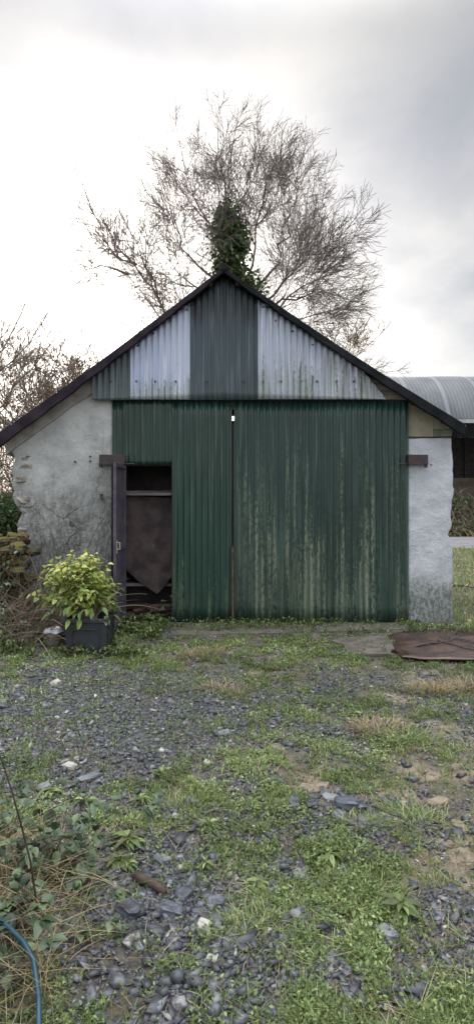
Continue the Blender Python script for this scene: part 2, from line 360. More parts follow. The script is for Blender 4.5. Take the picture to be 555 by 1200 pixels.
def f_green(x, y):
    n = fbm(x*1.7, y*1.7, 33, 4)
    g = .42 + (n - .5) * 1.3
    for px, py, sx, sy, s in ((330, 1060, .5, .5, .7), (430, 1060, .4, .4, .6), (430, 960, .6, .6, .3), (180, 905, .7, .25, .5), (60, 940, .5, .25, .5), (300, 960, .4, .3, .3),
                           (250, 770, 3., .5, .5), (480, 840, .5, .5, .4), (390, 1010, .3, .2, .5)):
        cx, cy = GP(px, py); g = g + s * gauss(x, y, cx, cy, sx, sy)
    g = g * (1 - .74 * f_gravel(x, y)) * (1 - .6 * f_soil(x, y))
    m_ = .55*vnoise(x*8.5, y*8.5, 13) + .45*vnoise(x*21, y*21, 14)          # plants grow in small separate patches
    return np.clip((g + .10) * soft(m_, .36, .60) * 1.25, 0.02, 1.2)

def axis(segs):
    out = [segs[0][0]]
    for a_, b_, s in segs:
        n = max(1, int(round((b_-a_)/s))); out += [a_ + (b_-a_)*(i+1)/n for i in range(n)]
    return np.array(out)
gx = axis([(-900, -100, 100), (-100, -20, 10), (-20, -5, .75), (-5, -3.2, .15), (-3.2, 3.2, .035), (3.2, 5, .12), (5, 20, .6), (20, 100, 10), (100, 900, 100)])
gy = axis([(-900, -50, 106), (-50, -4, 5), (-4, 1.0, .35), (1.0, 8.4, .035), (8.4, 12, .2), (12, 40, .8), (40, 120, 8), (120, 1500, 120)])
XX, YY = np.meshgrid(gx, gy)
ZZ = height(XX, YY)
V = np.stack([XX, YY, ZZ], -1).reshape(-1, 3); nx, ny = len(gx), len(gy)
ii, jj = np.meshgrid(np.arange(nx-1), np.arange(ny-1)); b0 = (jj*nx+ii).ravel()
Q = np.stack([b0, b0+1, b0+1+nx, b0+nx], -1)
t = MT('ground_soil', .6)
soil = t.mix(t.ramp(t.noise(7, 6, .6), .35, .68), (0.045, 0.038, 0.03), (0.14, 0.12, 0.09))  # dark tone deepened so gaps between plants and stones look shaded
soil = t.mix(t.math('MULTIPLY', t.ramp(t.noise(90, 4, .7), .45, .7), .6), soil, (0.20, 0.175, 0.14))
tanp = t.mix(t.ramp(t.noise(30, 5, .6), .4, .6), (0.21, 0.165, 0.115), (0.36, 0.30, 0.22))
soil = t.mix(t.math('MULTIPLY', t.attr('soil'), t.ramp(t.noise(2.5, 5), .40, .6)), soil, tanp)
vo = t.N('ShaderNodeTexVoronoi'); vo.inputs['Scale'].default_value = 42; t.L(t.geo.outputs['Position'], vo.inputs['Vector'])
sl = t.mix(t.ramp(vo.outputs['Color'], .1, .9), (0.028, 0.032, 0.042), (0.10, 0.11, 0.13))
soil = t.mix(t.math('MULTIPLY', t.attr('gravel'), .9), soil, sl)
mo = t.mix(t.ramp(t.noise(60, 5, .7), .35, .65), (0.035, 0.045, 0.018), (0.12, 0.15, 0.045))
soil = t.mix(t.math('MULTIPLY', t.attr('green'), t.ramp(t.noise(5, 6, .65), .36, .62)), soil, mo)
t.col(soil); t.b.inputs['Roughness'].default_value = .75
t.bump(t.math('ADD', t.math('MULTIPLY', vo.outputs['Distance'], .4), t.noise(55, 6, .75)), .02, .9)
ground = array_mesh('ground', V, Q, np.full(len(V), .5), t.m, smooth=True)
for nm, fn in (('gravel', f_gravel), ('soil', f_soil), ('green', f_green)):
    at = ground.data.attributes.new(nm, 'FLOAT', 'POINT'); at.data.foreach_set('value', np.clip(fn(XX, YY), 0, 1).astype(np.float32).ravel())
tag(ground, kind='structure')

# lane crossing behind the shed on the right
m = MB(); xs = axis([(-60, 60, 1.0)])
for i in range(len(xs)-1):
    x0, x1 = xs[i], xs[i+1]
    y0a, y1a = 21.8 + .25*math.sin(x0*.7), 28.5 + .3*math.sin(x0*.5+1); y0b, y1b = 21.8 + .25*math.sin(x1*.7), 28.5 + .3*math.sin(x1*.5+1)
    m.add([(x0, y0a, .035), (x1, y0b, .035), (x1, y1b, .035), (x0, y1a, .035), (x0, y0a-.3, -.05), (x1, y0b-.3, -.05), (x1, y1b+.3, -.05), (x0, y1a+.3, -.05)],
          [(0, 1, 2, 3), (4, 5, 1, 0), (3, 2, 6, 7)])
tag(m.build('road', simple('lane_tarmac', (0.14, 0.14, 0.15), (0.20, 0.20, 0.21), 2, .7, .004, 50)), kind='structure')

# ------------------------------------------------------------------ the shed
YF = 8.22                                                     # face of the masonry
PEAK = (PX(262, 8.1), PZ(319, 8.1)); EL = (PX(-2, 8.1), PZ(514, 8.1)); ER = (PX(540, 8.1), PZ(500, 8.1))
def roofz(x):                                                 # top line of the gable at x
    if x < PEAK[0]: k = (x - EL[0]) / (PEAK[0] - EL[0]); return EL[1] + (PEAK[1]-EL[1]) * k - .035*math.sin(math.pi*max(0, min(1, k)))
    k = (x - ER[0]) / (PEAK[0] - ER[0]); return ER[1] + (PEAK[1]-ER[1]) * k - .045*math.sin(math.pi*max(0, min(1, k)))
shed = thing('farm_shed', 'old stone and tin shed with tall green corrugated double doors and a patched gable', 'shed', (0, YF, 0))
def sub(o, parent=None): o.parent = parent or shed; o.location = Vector((0, -YF, 0)) if (parent is None) else Vector((0, 0, 0)); return o
# (children of the shed keep world coordinates: offset by the empty's position)

def wall_grid(name, xl, xr, ztop, y0, y1, mat, jl=None, jr=None, step=.05, disp=.02, seed=0, zb=-.12):
    """masonry leaf between xl and xr, front face at y0 and back at y1, ragged edges jl(z), jr(z)"""
    nxx = max(2, int((xr-xl)/step)); nzz = 60
    def P_(i, j, y, rough_):
        xn = xl + (xr-xl)*i/nxx; zt = ztop(xn); z = zb + (zt-zb)*j/nzz
        a = (1 - i/nxx); x = xn + (jl(z)*a**5 if jl else 0) + (jr(z)*(i/nxx)**6 if jr else 0)
        d = (float(fbm(x*2.2, z*2.2, seed)) - .5)*disp*2 + (float(fbm(x*9, z*9, seed+5, 2)) - .5)*disp*.6 if rough_ else 0
        return (x, y + d, z)
    vs = [P_(i, j, y0, True) for j in range(nzz+1) for i in range(nxx+1)] + [P_(i, j, y1, False) for j in range(nzz+1) for i in range(nxx+1)]
    w_ = nxx+1; o_ = w_*(nzz+1); fs = []
    for j in range(nzz):
        for i in range(nxx):
            a = j*w_+i; fs += [(a, a+1, a+1+w_, a+w_), (o_+a+w_, o_+a+w_+1, o_+a+1, o_+a)]
        a = j*w_; fs += [(a, a+w_, o_+a+w_, o_+a)]; a = j*w_+nxx; fs += [(a+w_, a, o_+a, o_+a+w_)]
    for i in range(nxx):
        a = i; fs += [(a+1, a, o_+a, o_+a+1)]; a = nzz*w_+i; fs += [(a, a+1, o_+a+1, o_+a)]
    m = MB(); m.add(vs, fs); return sub(m.build(name, mat, None, smooth=False))

XL = PX(15, YF); XR = PX(528, YF); DXL = PX(133, YF); DXR = PX(477, YF)
def rag(z): return (float(fbm(z*3.4+3, 2.2, 71, 5)) - .35) * .30
wl = wall_grid('wall', XL, DXL, lambda x: roofz(x) - .17 - .10*(1 - (x-XL)/(DXL-XL))*.6, YF, YF+.45, M['wall_left'], rag, None, .05, .02, 4)
for p in wl.data.polygons: p.use_smooth = True
# exposed stones of the broken left corner
m = MB(); random.seed(5)
def lump(m, c, r, n1=7, n2=5, seed=0, tint=.5, sq=.65):
    vs = []; fs = []
    ax_ = Vector((_h(seed, 1, 1)-.5, _h(seed, 2, 1)-.5, _h(seed, 3, 1)-.5)); tl = Matrix.Rotation((_h(seed, 4, 1)-.5)*.5, 3, ax_ if ax_.length > .01 else 'Z')
    for j in range(n2+1):
        ph = math.pi*j/n2
        for i in range(n1):
            th = 2*math.pi*i/n1
            d = Vector((math.sin(ph)*math.cos(th), math.sin(ph)*math.sin(th), math.cos(ph)))
            d = Vector([math.copysign(abs(v)**sq, v) for v in d])
            k = (.80 + .22*_h(i*7+j*13, seed, 5) + .34*float(vnoise(d.x*2.1+seed*3.7, d.y*2.1+d.z*1.7+seed, 6))) if 0 < j < n2 else .95
            q = tl @ Vector((d.x*r[0]*k, d.y*r[1]*k, d.z*r[2]*k)); vs.append((c[0]+q.x, c[1]+q.y, c[2]+q.z))
    for j in range(n2):
        for i in range(n1): fs.append((j*n1+i, (j+1)*n1+i, (j+1)*n1+(i+1) % n1, j*n1+(i+1) % n1))
    m.add(vs, fs, tint)
z = .1; k = 0
for z, w_, h_ in ((.35, .09, .05), (.52, .12, .07), (.95, .11, .06), (1.10, .14, .08), (1.28, .10, .045), (1.62, .13, .08), (1.95, .12, .06), (2.10, .15, .055), (2.24, .12, .05)):
    m = MB(); lump(m, (XL+.12+.05*_h(k, 3, 4), YF+.19, z), (w_*.9, .19+.03*_h(k, 5, 2), h_), 13, 9, k, .5, .75); k += 1
    o = sub(m.build('corner_stone', M['stone'], None, smooth=False))
# mortar verge under the left slope
m = MB(); n = 46; top = []; bot = []
for i in range(n+1):
    x = PX(8, YF) + (DXL + .05 - PX(8, YF)) * i/n
    top.append((x, roofz(x) - .03)); bot.append((x, roofz(x) - .23 - .02*(1-i/n) + .06*(float(fbm(x*4, 1, 8, 3))-.5)))
m.prism(bot + top[::-1], YF-.035, YF+.40)
o = sub(m.build('verge', M['mortar'], None)); o['label'] = 'pale mortar strip under the left roof edge'
# white rendered pier, right
ZP = PZ(514, YF)
wr = wall_grid('wall', DXR, XR, lambda x: ZP + .02*(float(fbm(x*6, 0, 2, 2))-.5), YF-.02, YF+.42, M['wall_right'], None, lambda z: (float(fbm(z*4.5, 8, 31, 5))-.5)*.11 - .05*math.exp(-((z-1.18)/.07)**2), .03, .012, 14)
for p in wr.data.polygons: p.use_smooth = True
wr['label'] = 'clean white rendered pier right of the doors'
m = MB(); ZB = ZP + .03
xb = PX(529, YF)
m.prism([(DXR, ZB), (xb-.25, ZB), (xb-.25, roofz(xb-.25)-.05), (DXR, roofz(DXR)-.05)], YF+.01, YF+.40)
o = sub(m.build('block_course', M['block'], None)); o['label'] = 'buff concrete infill under the right roof slope'
m = MB(); m.box((xb-.245, YF-.002, ZB), (xb, YF+.4, min(ZB+.10, roofz(xb)-.05)))
o = sub(m.build('corner_block', M['block_green'], None, bevel=.006)); o['label'] = 'small green stained block at the right eave'
m = MB(); m.prism([(xb-.245, ZB+.102), (xb-.02, ZB+.102), (xb-.02, max(ZB+.104, roofz(xb-.02)-.05)), (xb-.245, roofz(xb-.245)-.05)], YF+.012, YF+.4)
sub(m.build('infill', M['block'], None))
m = MB(); m.box((DXR+.01, YF+.02, ZP-.03), (xb-.02, YF+.38, ZB+.005)); sub(m.build('bed_joint', M['timber_dark'], None))
# side and back walls
YB = 16.6
m = MB(); m.box((XL+.02, YF+.46, -.1), (XL+.44, YB, EL[1]+.0)); sub(m.build('side_wall', M['wall_left'], None))
m = MB(); m.box((xb-.44, YF+.43, -.1), (xb-.02, YB, ER[1]+.0)); sub(m.build('side_wall', M['wall_right'], None))
# back wall with a slot of missing sheet high in the gable
zs, ze, xs0, xs1 = PZ(493, YB), PZ(486, YB), PX(262, YB), PX(284, YB)
m = MB(); pl = XL+.03; pr = xb-.03
m.prism([(pl, -.1), (pr, -.1), (pr, ER[1]-.05), (pr-.6, roofz(pr-.6)-.08), (xs1, zs), (xs0, zs), (pl+.6, roofz(pl+.6)-.08), (pl, EL[1]-.05)], YB, YB+.3)
m.prism([(pl+.6, roofz(pl+.6)-.08), (xs0, zs), (xs0, roofz(xs0)-.08)], YB, YB+.3)
m.prism([(xs1, zs), (pr-.6, roofz(pr-.6)-.08), (xs1, roofz(xs1)-.08)], YB, YB+.3)
m.prism([(xs0, ze), (xs1, ze), (xs1, roofz(xs1)-.08), (xs0, roofz(xs0)-.08)], YB, YB+.3)
sub(m.build('back_wall', M['block'], None))

# gable backing and corrugated sheets
YG = 8.10
def sheet(name, x0, x1, zb, zt, y, mat, amp=.012, pitch=PITCH, parent=None, label=None, notch=None, bjit=0.0):
    """real corrugated sheet, 3 mm thick; zt is a function of x; notch=(xa,xb,z) raises the foot over an opening"""
    n = int((x1-x0)/pitch*8); nz = 14; m = MB(); V_ = []; 
    def pt(i, j, off):
        x = x0 + (x1-x0)*i/n; b = zb + bjit*math.sin(x*5+1)
        if notch and notch[0] <= x <= notch[1]: b = notch[2]
        return (x, y + off + amp*math.cos(2*math.pi*x/pitch) + .012*math.sin(x*2.3+b)*.5, b + (max(b+.002, zt(x))-b)*j/nz)
    vs = [pt(i, j, 0) for j in range(nz+1) for i in range(n+1)] + [pt(i, j, .003) for j in range(nz+1) for i in range(n+1)]
    w_ = n+1; o_ = w_*(nz+1); fs = []
    for j in range(nz):
        for i in range(n):
            a = j*w_+i; fs += [(a, a+1, a+1+w_, a+w_), (o_+a+w_, o_+a+w_+1, o_+a+1, o_+a)]
        a = j*w_; fs += [(a, a+w_, o_+a+w_, o_+a)]; a = j*w_+n; fs += [(a+w_, a, o_+a, o_+a+w_)]
    for i in range(n):
        a = i; fs += [(a+1, a, o_+a, o_+a+1)]; a = nz*w_+i; fs += [(a, a+1, o_+a+1, o_+a)]
    m.add(vs, fs); o = m.build(name, mat, None, smooth=True)
    sub(o) if parent is None else sub(o, parent)
    if label: o['label'] = label
    return o
GZ = PZ(468, YG)
gap = .055
def gt(x):
    z = roofz(x) - gap
    if x > PX(425, YG): z = min(z, roofz(PX(425, YG)) - gap - (x-PX(425, YG))*1.25)      # torn curved end of the right sheet
    return z
s1 = sheet('gable_sheet', PX(108, YG), PX(153.5, YG), GZ-.005, gt, YG+.012, M['gable_green_pale'], label='faded green corner sheet left of the silver one')
s2 = sheet('gable_sheet', PX(153, YG), PX(222.5, YG), GZ, gt, YG, M['galv'], label='narrow silver galvanised sheet')
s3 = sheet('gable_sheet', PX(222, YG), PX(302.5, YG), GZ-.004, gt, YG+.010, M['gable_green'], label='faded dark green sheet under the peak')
s4 = sheet('gable_sheet', PX(302, YG), PX(452, YG), GZ+.002, gt, YG-.001, M['galv_mossy'], label='wide silver sheet with mossy stains and torn right end')
m = MB()
def bolt(m, x, z, y, r=.013):
    m.tube([(x, y+.012, z), (x, y-.004, z)], r, 8); m.tube([(x, y-.004, z), (x, y-.012, z)], r*.55, 6)
for px_ in (160, 182, 206, 242, 285, 308, 329, 353, 371, 394, 414, 130): bolt(m, PX(px_, YG), PZ(447, YG), YG-.012)
for px_, py_ in ((180, 391), (219, 363), (308, 360), (323, 376), (342, 388), (366, 404), (388, 411), (413, 428), (200, 376), (162, 405)): bolt(m, PX(px_, YG), PZ(py_, YG), YG-.012)
o = sub(m.build('bolts', M['bolt'], None)); o['kind'] = 'stuff'
m = MB()                                                            # timber backing seen as a strip beyond the sheets
pts = [PX(109, YG+.06), PX(484, YG+.06)]
xs = [pts[0] + (pts[1]-pts[0])*i/40 for i in range(41)]
m.prism([(x, GZ+.01) for x in xs] + [(x, roofz(x)-.045) for x in xs[::-1]], YG+.055, YG+.09)
sub(m.build('gable_boarding', M['timber'], None))
m = MB(); m.box((DXL+.0, YF-.02, GZ-.12), (DXR+.0, YF+.12, GZ+.02)); sub(m.build('lintel', M['timber_dark'], None))

# roof of corrugated sheets, with barge boards
def slope(name, E, sgn):
    m = MB(); n = int(math.hypot(PEAK[0]-E[0], PEAK[1]-E[1]) / .25); ys = np.arange(8.0, YB+.42, PITCH/4)
    rows = []; ex = E[0] + (-.03 if sgn < 0 else .03)
    for k in range(n+1):
        x = PEAK[0] + (ex-PEAK[0])*k/n; rows.append((x, roofz(x)))
    V_ = [(x, y, z + .014*math.cos(2*math.pi*y/PITCH) + .02) for x, z in rows for y in ys] + [(x, y, z + .014*math.cos(2*math.pi*y/PITCH) + .012) for x, z in rows for y in ys]
    w_ = len(ys); o_ = w_*(n+1); fs = []
    for j in range(n):
        for i in range(w_-1):
            a = j*w_+i; fs += [(a, a+1, a+1+w_, a+w_), (o_+a, o_+a+w_, o_+a+1+w_, o_+a+1)]
        a = j*w_; fs.append((a, a+w_, o_+a+w_, o_+a))
    for i in range(w_-1): a = n*w_+i; fs.append((a, a+1, o_+a+1, o_+a))
    m.add(V_, fs); return sub(m.build(name, M['roof_tin'], None, smooth=True))
slope('roof_slope', EL, -1); slope('roof_slope', ER, 1)
def barge(E, t0, t1, mat, lab):
    m = MB(); n = 26; up = []; lo = []
    ex = E[0]
    for i in range(n+1):
        k = i/n; x = PEAK[0] + (ex-PEAK[0])*k; z = roofz(x); t_ = t0 + (t1-t0)*k
        up.append((x, z + .018)); lo.append((x, z - t_ + .008*math.sin(i*1.7)))
    poly = up + lo[::-1]
    m.prism(poly if E[0] > PEAK[0] else poly[::-1], 7.97, 8.03)
    o = sub(m.build('bargeboard', mat, None, bevel=.004)); o['label'] = lab; return o
barge(EL, .045, .165, M['barge'], 'purplish dark barge board on the left slope')
barge(ER, .045, .135, M['barge_dark'], 'blackish barge board on the right slope')
m = MB(); m.tube([(PEAK[0], 7.95, PEAK[1]+.02), (PEAK[0], YB+.4, PEAK[1]+.02)], .05, 10); sub(m.build('ridge_cap', M['barge_dark'], None))
m = MB()                                                            # soffit: rafters and purlin ends in the overhang
for E in (EL, ER):
    n = 8
    for i in range(n):
        k0 = i/n; x = PEAK[0] + (E[0]-PEAK[0])*(k0+.06); m.box((x-.03, 8.03, roofz(x)-.06), (x+.03, YB, roofz(x)-.01))
sub(m.build('purlins', M['timber_dark'], None))

# ---- big doors
YD = 8.175; DT = PZ(470, YD); DB = PZ(729, YD)
xl, xc, xr = PX(132, YD), PX(272.6, YD), PX(478, YD)
WX0, WX1, WZ = PX(146.5, YD), PX(201.5, YD), PZ(545, YD)            # wicket opening
ld = thing('door', None, None); ld.location = (0, 0, 0); sub(ld)
del_keys = [k for k in ld.keys()]
for k in del_keys: del ld[k]
ld['label'] = 'left green corrugated leaf with an open small door in it'
rd = thing('door', None, None); sub(rd)
for k in list(rd.keys()): del rd[k]
rd['label'] = 'right green corrugated leaf with pale lichen streaks'
def psub(m, name, mat, parent, smooth=False, bevel=0, label=None):
    o = m.build(name, mat, None, smooth, bevel); o.parent = parent
    if label: o['label'] = label
    return o
sheet('door_sheet', WX1, xc-.012, DB, lambda x: DT, YD, M['door_green2'], parent=ld, bjit=.01)
sheet('door_sheet', xl, WX0-.002, DB+.02, lambda x: DT, YD, M['door_green2'], parent=ld)
sheet('door_sheet', WX0-.002, WX1, WZ, lambda x: DT, YD+.002, M['door_green2'], parent=ld)
sheet('door_sheet', xc+.020, xr, DB, lambda x: DT, YD, M['door_green'], parent=rd, bjit=.014)
m = MB()
m.box((WX0-.03, YD+.016, DB+.02), (WX0+.006, YD+.06, WZ+.03)); m.box((WX1-.006, YD+.016, DB), (WX1+.04, YD+.06, WZ+.03)); m.box((WX0+.006, YD+.018, WZ-.006), (WX1-.006, YD+.06, WZ+.04))
psub(m, 'wicket_frame', M['timber_dark'], ld)
for x0_, z0_ in ((xl+.02, DT-.14), (WX1+.042, .25), (WX1+.042, 1.5)):
    m = MB(); m.box((x0_, YD+.026, z0_), (xc-.05, YD+.06, z0_+.09)); psub(m, 'door_rail', M['timber'], ld)
for z in (DT-.14, .25, 1.5):
    m = MB(); m.box((xc+.055, YD+.026, z), (xr-.02, YD+.06, z+.1)); psub(m, 'door_rail', M['timber'], rd)
m = MB(); zt = PZ(478, YD); za = PZ(500, YD)
m.box((xc-.045, YD+.014, DB+.02), (xc-.012, YD+.05, PZ(495, YD))); psub(m, 'meeting_stile', M['iron'], ld)
m = MB(); m.box((xc+.004, YD+.010, DB+.02), (xc+.05, YD+.05, PZ(496, YD))); psub(m, 'meeting_stile', M['iron'], rd)
m = MB(); m.box((xc-.010, YD-.022, DB), (xc+.010, YD-.008, PZ(640, YD))); psub(m, 'edge_strip', M['rust'], rd, bevel=.003, label='rusty flat bar along the lower meeting edge')
# hinge arms on the walls
for x0, x1, par, xs_, xe_ in ((PX(117, 8.14), PX(147, 8.14), ld, PX(140, 8.14), PX(158, 8.14)), (PX(477, 8.14), PX(500, 8.14), rd, PX(464, 8.14), PX(482, 8.14))):
    m = MB(); z1, z0 = PZ(533, 8.14), PZ(544, 8.14)
    m.box((x0, 8.10, z0), (x1, YF+.05, z1)); m.box((x0, 8.09, z0-.012), (x1, 8.10, z0+.02))
    psub(m, 'hinge_bracket', M['iron'], par, bevel=.004)
    kx = x0+.02 if par is ld else x1-.025
    m = MB(); m.tube([(kx, 8.12, z0), (kx, 8.12, z0-.045)], [.022, .026], 8); psub(m, 'hinge_pin', M['iron'], par)
    m = MB(); m.box((xs_, 8.135, z0+.0), (xe_, 8.15, z0+.016)); psub(m, 'strap', M['bolt'], par)
# small door leaf, swung outward square to the wall
wd = bpy.data.objects.new('wicket_door', None); C.objects.link(wd); wd.parent = shed; wd.location = (WX0-.012, YD-.02-YF, 0); wd.rotation_euler = (0, 0, math.radians(-91))
wd['label'] = 'small door swung open outward, seen nearly edge on'
W_ = WX1 - WX0; ZT = WZ - .01; Z0 = .03
# local: +x runs along the leaf away from hinge, -y the former outside
m = MB(); n = int(W_/PITCH*8); am = .009
for i in range(n):
    xa, xb_ = W_*i/n, W_*(i+1)/n; ya, yb = -.02 + am*math.cos(2*math.pi*xa/PITCH), -.02 + am*math.cos(2*math.pi*xb_/PITCH)
    m.add([(xa, ya, Z0), (xb_, yb, Z0), (xb_, yb, ZT), (xa, ya, ZT), (xa, ya+.003, Z0), (xb_, yb+.003, Z0), (xb_, yb+.003, ZT), (xa, ya+.003, ZT)], [(0, 1, 2, 3), (7, 6, 5, 4), (3, 2, 6, 7), (1, 0, 4, 5)])
psub(m, 'leaf_sheet', M['door_green2'], wd, smooth=False)
m = MB()
m.box((0, -.005, Z0), (.05, .035, ZT)); m.box((W_-.05, -.005, Z0), (W_, .035, ZT))
for z in (Z0, 1.0, ZT-.05): m.box((.05, -.003, z), (W_-.05, .033, z+.05))
psub(m, 'leaf_frame', M['leaf_iron'], wd, bevel=.003)
m = MB(); m.box((.05, .0, Z0+.05), (W_-.05, .012, .998)); m.box((.05, .0, 1.052), (W_-.05, .012, ZT-.052)); psub(m, 'leaf_lining', M['leaf_iron'], wd)
m = MB(); m.box((W_-.045, .036, .98), (W_-.01, .043, 1.14)); m.tube([(W_-.028, .043, 1.03), (W_-.028, .075, 1.03), (W_-.028, .075, 1.11), (W_-.028, .043, 1.11)], .008, 6)
psub(m, 'handle', M['brass'], wd)
# nails / bolt holes in the left render
for px_, py_ in ((88, 541), (106, 535), (106, 540.5)):
    m = MB(); m.tube([(PX(px_, YF), YF+.03, PZ(py_, YF)), (PX(px_, YF), YF-.016, PZ(py_, YF))], .014, 7); sub(m.build('fixing_stud', M['bolt'], None))
m = MB(); m.tube([(PX(119, YF), YF+.03, PZ(580, YF)), (PX(119, YF), YF-.05, PZ(580, YF)), (PX(121, YF), YF-.06, PZ(586, YF))], .018, 7); sub(m.build('old_hook', M['bolt'], None))
m = MB(); m.tube([(PX(504, YF), YF+.03, PZ(545, YF)), (PX(504, YF), YF-.03, PZ(545, YF))], .010, 7); sub(m.build('fixing_stud', M['bolt'], None))

# ---- inside the shed, seen through the small door
m = MB(); yb_ = 8.66
m.prism([(PX(140, yb_), PZ(581, yb_)), (PX(140, yb_), PZ(660, yb_)), (PX(162, yb_), PZ(681, yb_)), (PX(184, yb_), PZ(696, yb_)), (PX(192, yb_), PZ(688, yb_)), (PX(206, yb_), PZ(668, yb_)), (PX(208, yb_), PZ(583, yb_))][::1], yb_, yb_+.015)
o = m.build('plywood_board', simple('stained_plywood', (0.055, 0.042, 0.045), (0.12, 0.092, 0.092), 5, .85, .003, 30))
tag(o, 'brown stained board with a pointed lower corner hanging inside the small doorway', 'board')
sh = thing('shelf_rack', 'rough timber rack with pale edged shelf just inside the small doorway', 'rack', (PX(174, 8.8), 8.8, 0))
def loc_(o, par): o.parent = par; o.location = -Vector(par.location); return o
m = MB(); m.box((PX(128, 8.6), 8.52, PZ(579, 8.52)), (PX(222, 8.6), 9.0, PZ(575, 8.52))); loc_(m.build('shelf', M['timber'], None, bevel=.003), sh)
m = MB(); m.box((PX(128, 8.6), 8.50, PZ(580.5, 8.5)), (PX(222, 8.6), 8.518, PZ(577.5, 8.5))); loc_(m.build('shelf_edge', simple('pale_batten', (.22, .20, .20), (.30, .28, .27), 5, .8, .001), None), sh)
m = MB(); m.box((PX(128, 8.8), 8.72, PZ(687, 8.72)), (PX(222, 8.8), 9.1, PZ(683.5, 8.72))); loc_(m.build('shelf', simple('pale_shelf', (.16, .15, .16), (.24, .22, .22), 5, .8, .001), None, bevel=.003), sh)
for px_ in (127, 223):
    m = MB(); m.box((PX(px_, 8.8)-.03, 8.53, 0), (PX(px_, 8.8)+.03, 8.6, 2.3)); loc_(m.build('upright', M['timber'], None), sh)
m = MB(); m.box((PX(127, 8.8), 9.12, 0.02), (PX(223, 8.8), 9.14, 2.3)); loc_(m.build('back_panel', M['timber_dark'], None), sh)
m = MB(); random.seed(4)
for i in range(9):
    x = PX(150+random.random()*48, 8.45); y = 8.38+random.random()*.25; ang = random.uniform(-.6, .6); l_ = random.uniform(.1, .22); zz = .06+random.random()*.12
    m.tube([(x-l_*math.cos(ang), y-l_*math.sin(ang), zz), (x+l_*math.cos(ang), y+l_*math.sin(ang), zz+.03)], random.uniform(.02, .045), 6)
tag(m.build('firewood', M['wood_bit']), 'heap of rotten wood on the floor inside the small doorway', 'wood heap', kind='stuff')

# ------------------------------------------------------------------ leaf / twig machinery
def leaf_shape(n=5):
    st = []
    for i in range(n+1):
        t = i/n; st.append((t, .5*math.sin(math.pi*min(1, t**.8))**.8 if 0 < t < 1 else 0.012))
    return st
def put_leaves(name, items, mat, parent=None):
    """items: (pos, dir, length, width, roll, tint, droop): folded curved leaves of ten faces"""
    m = MB(); st = leaf_shape()
    for p, d, l_, w_, roll, tint, dr in items:
        d = Vector(d).normalized(); a = d.cross(Vector((0, 0, 1)))
        if a.length < .05: a = d.cross(Vector((1, 0, 0)))
        a.normalize(); a = Matrix.Rotation(roll, 3, d) @ a; nn = a.cross(d)
        vs = []
        for t_, hw in st:
            c = Vector(p) + d*(l_*t_) + Vector((0, 0, -dr*l_*t_*t_))
            vs += [c + a*(hw*w_) + nn*(hw*w_*.35), c, c - a*(hw*w_) + nn*(hw*w_*.35)]
        fs = []
        for i in range(len(st)-1): b = i*3; fs += [(b, b+1, b+4, b+3), (b+1, b+2, b+5, b+4)]
        m.add(vs, fs, tint)
    return m.build(name, mat, parent, smooth=True)
def rv(s=1.0): return Vector((random.gauss(0, s), random.gauss(0, s), random.gauss(0, s)))
def grow(m, p, d, length, r, level, cfg, tint=.5):
    """one branch as a curved tube, with its children"""
    n = max(2, int(length / cfg['seg'][level])); pts = [Vector(p)]; d = Vector(d).normalized(); dirs = [d.copy()]
    for i in range(n):
        d = (d + rv(cfg['wob'][level]) + Vector((0, 0, cfg['trop'][level]))).normalized()
        pts.append(pts[-1] + d*(length/n)); dirs.append(d.copy())
    rr = [max(cfg['rmin'], r*(1-.8*i/n)) for i in range(n+1)]
    m[min(level, len(m)-1)].tube(pts, rr, 5 if level == 0 else 3, tint, cap=False)
    if level+1 < cfg['levels']:
        cnt = max(1, int(length * cfg['dens'][level] + random.random()))
        for k in range(cnt):
            t_ = random.uniform(cfg['t0'][level], 1.0); f = t_*n; i = min(n-1, int(f)); q = pts[i].lerp(pts[i+1], f-i)
            ax = rv().cross(dirs[i]).normalized(); ang = math.radians(random.uniform(*cfg['ang']))
            nd = Matrix.Rotation(ang, 3, ax) @ dirs[i]
            grow(m, q, nd, length*random.uniform(*cfg['ratio'])*(1.15-.5*t_), rr[i]*.6, level+1, cfg, tint)
BIRCH = dict(seg=[.3, .22, .2], wob=[.07, .09, .12], trop=[.08, .03, -.03], dens=[5.0, 8.0, 6.0], t0=[.12, .1, .2], ang=(18, 45), ratio=(.45, .78), rmin=.0052, levels=3)
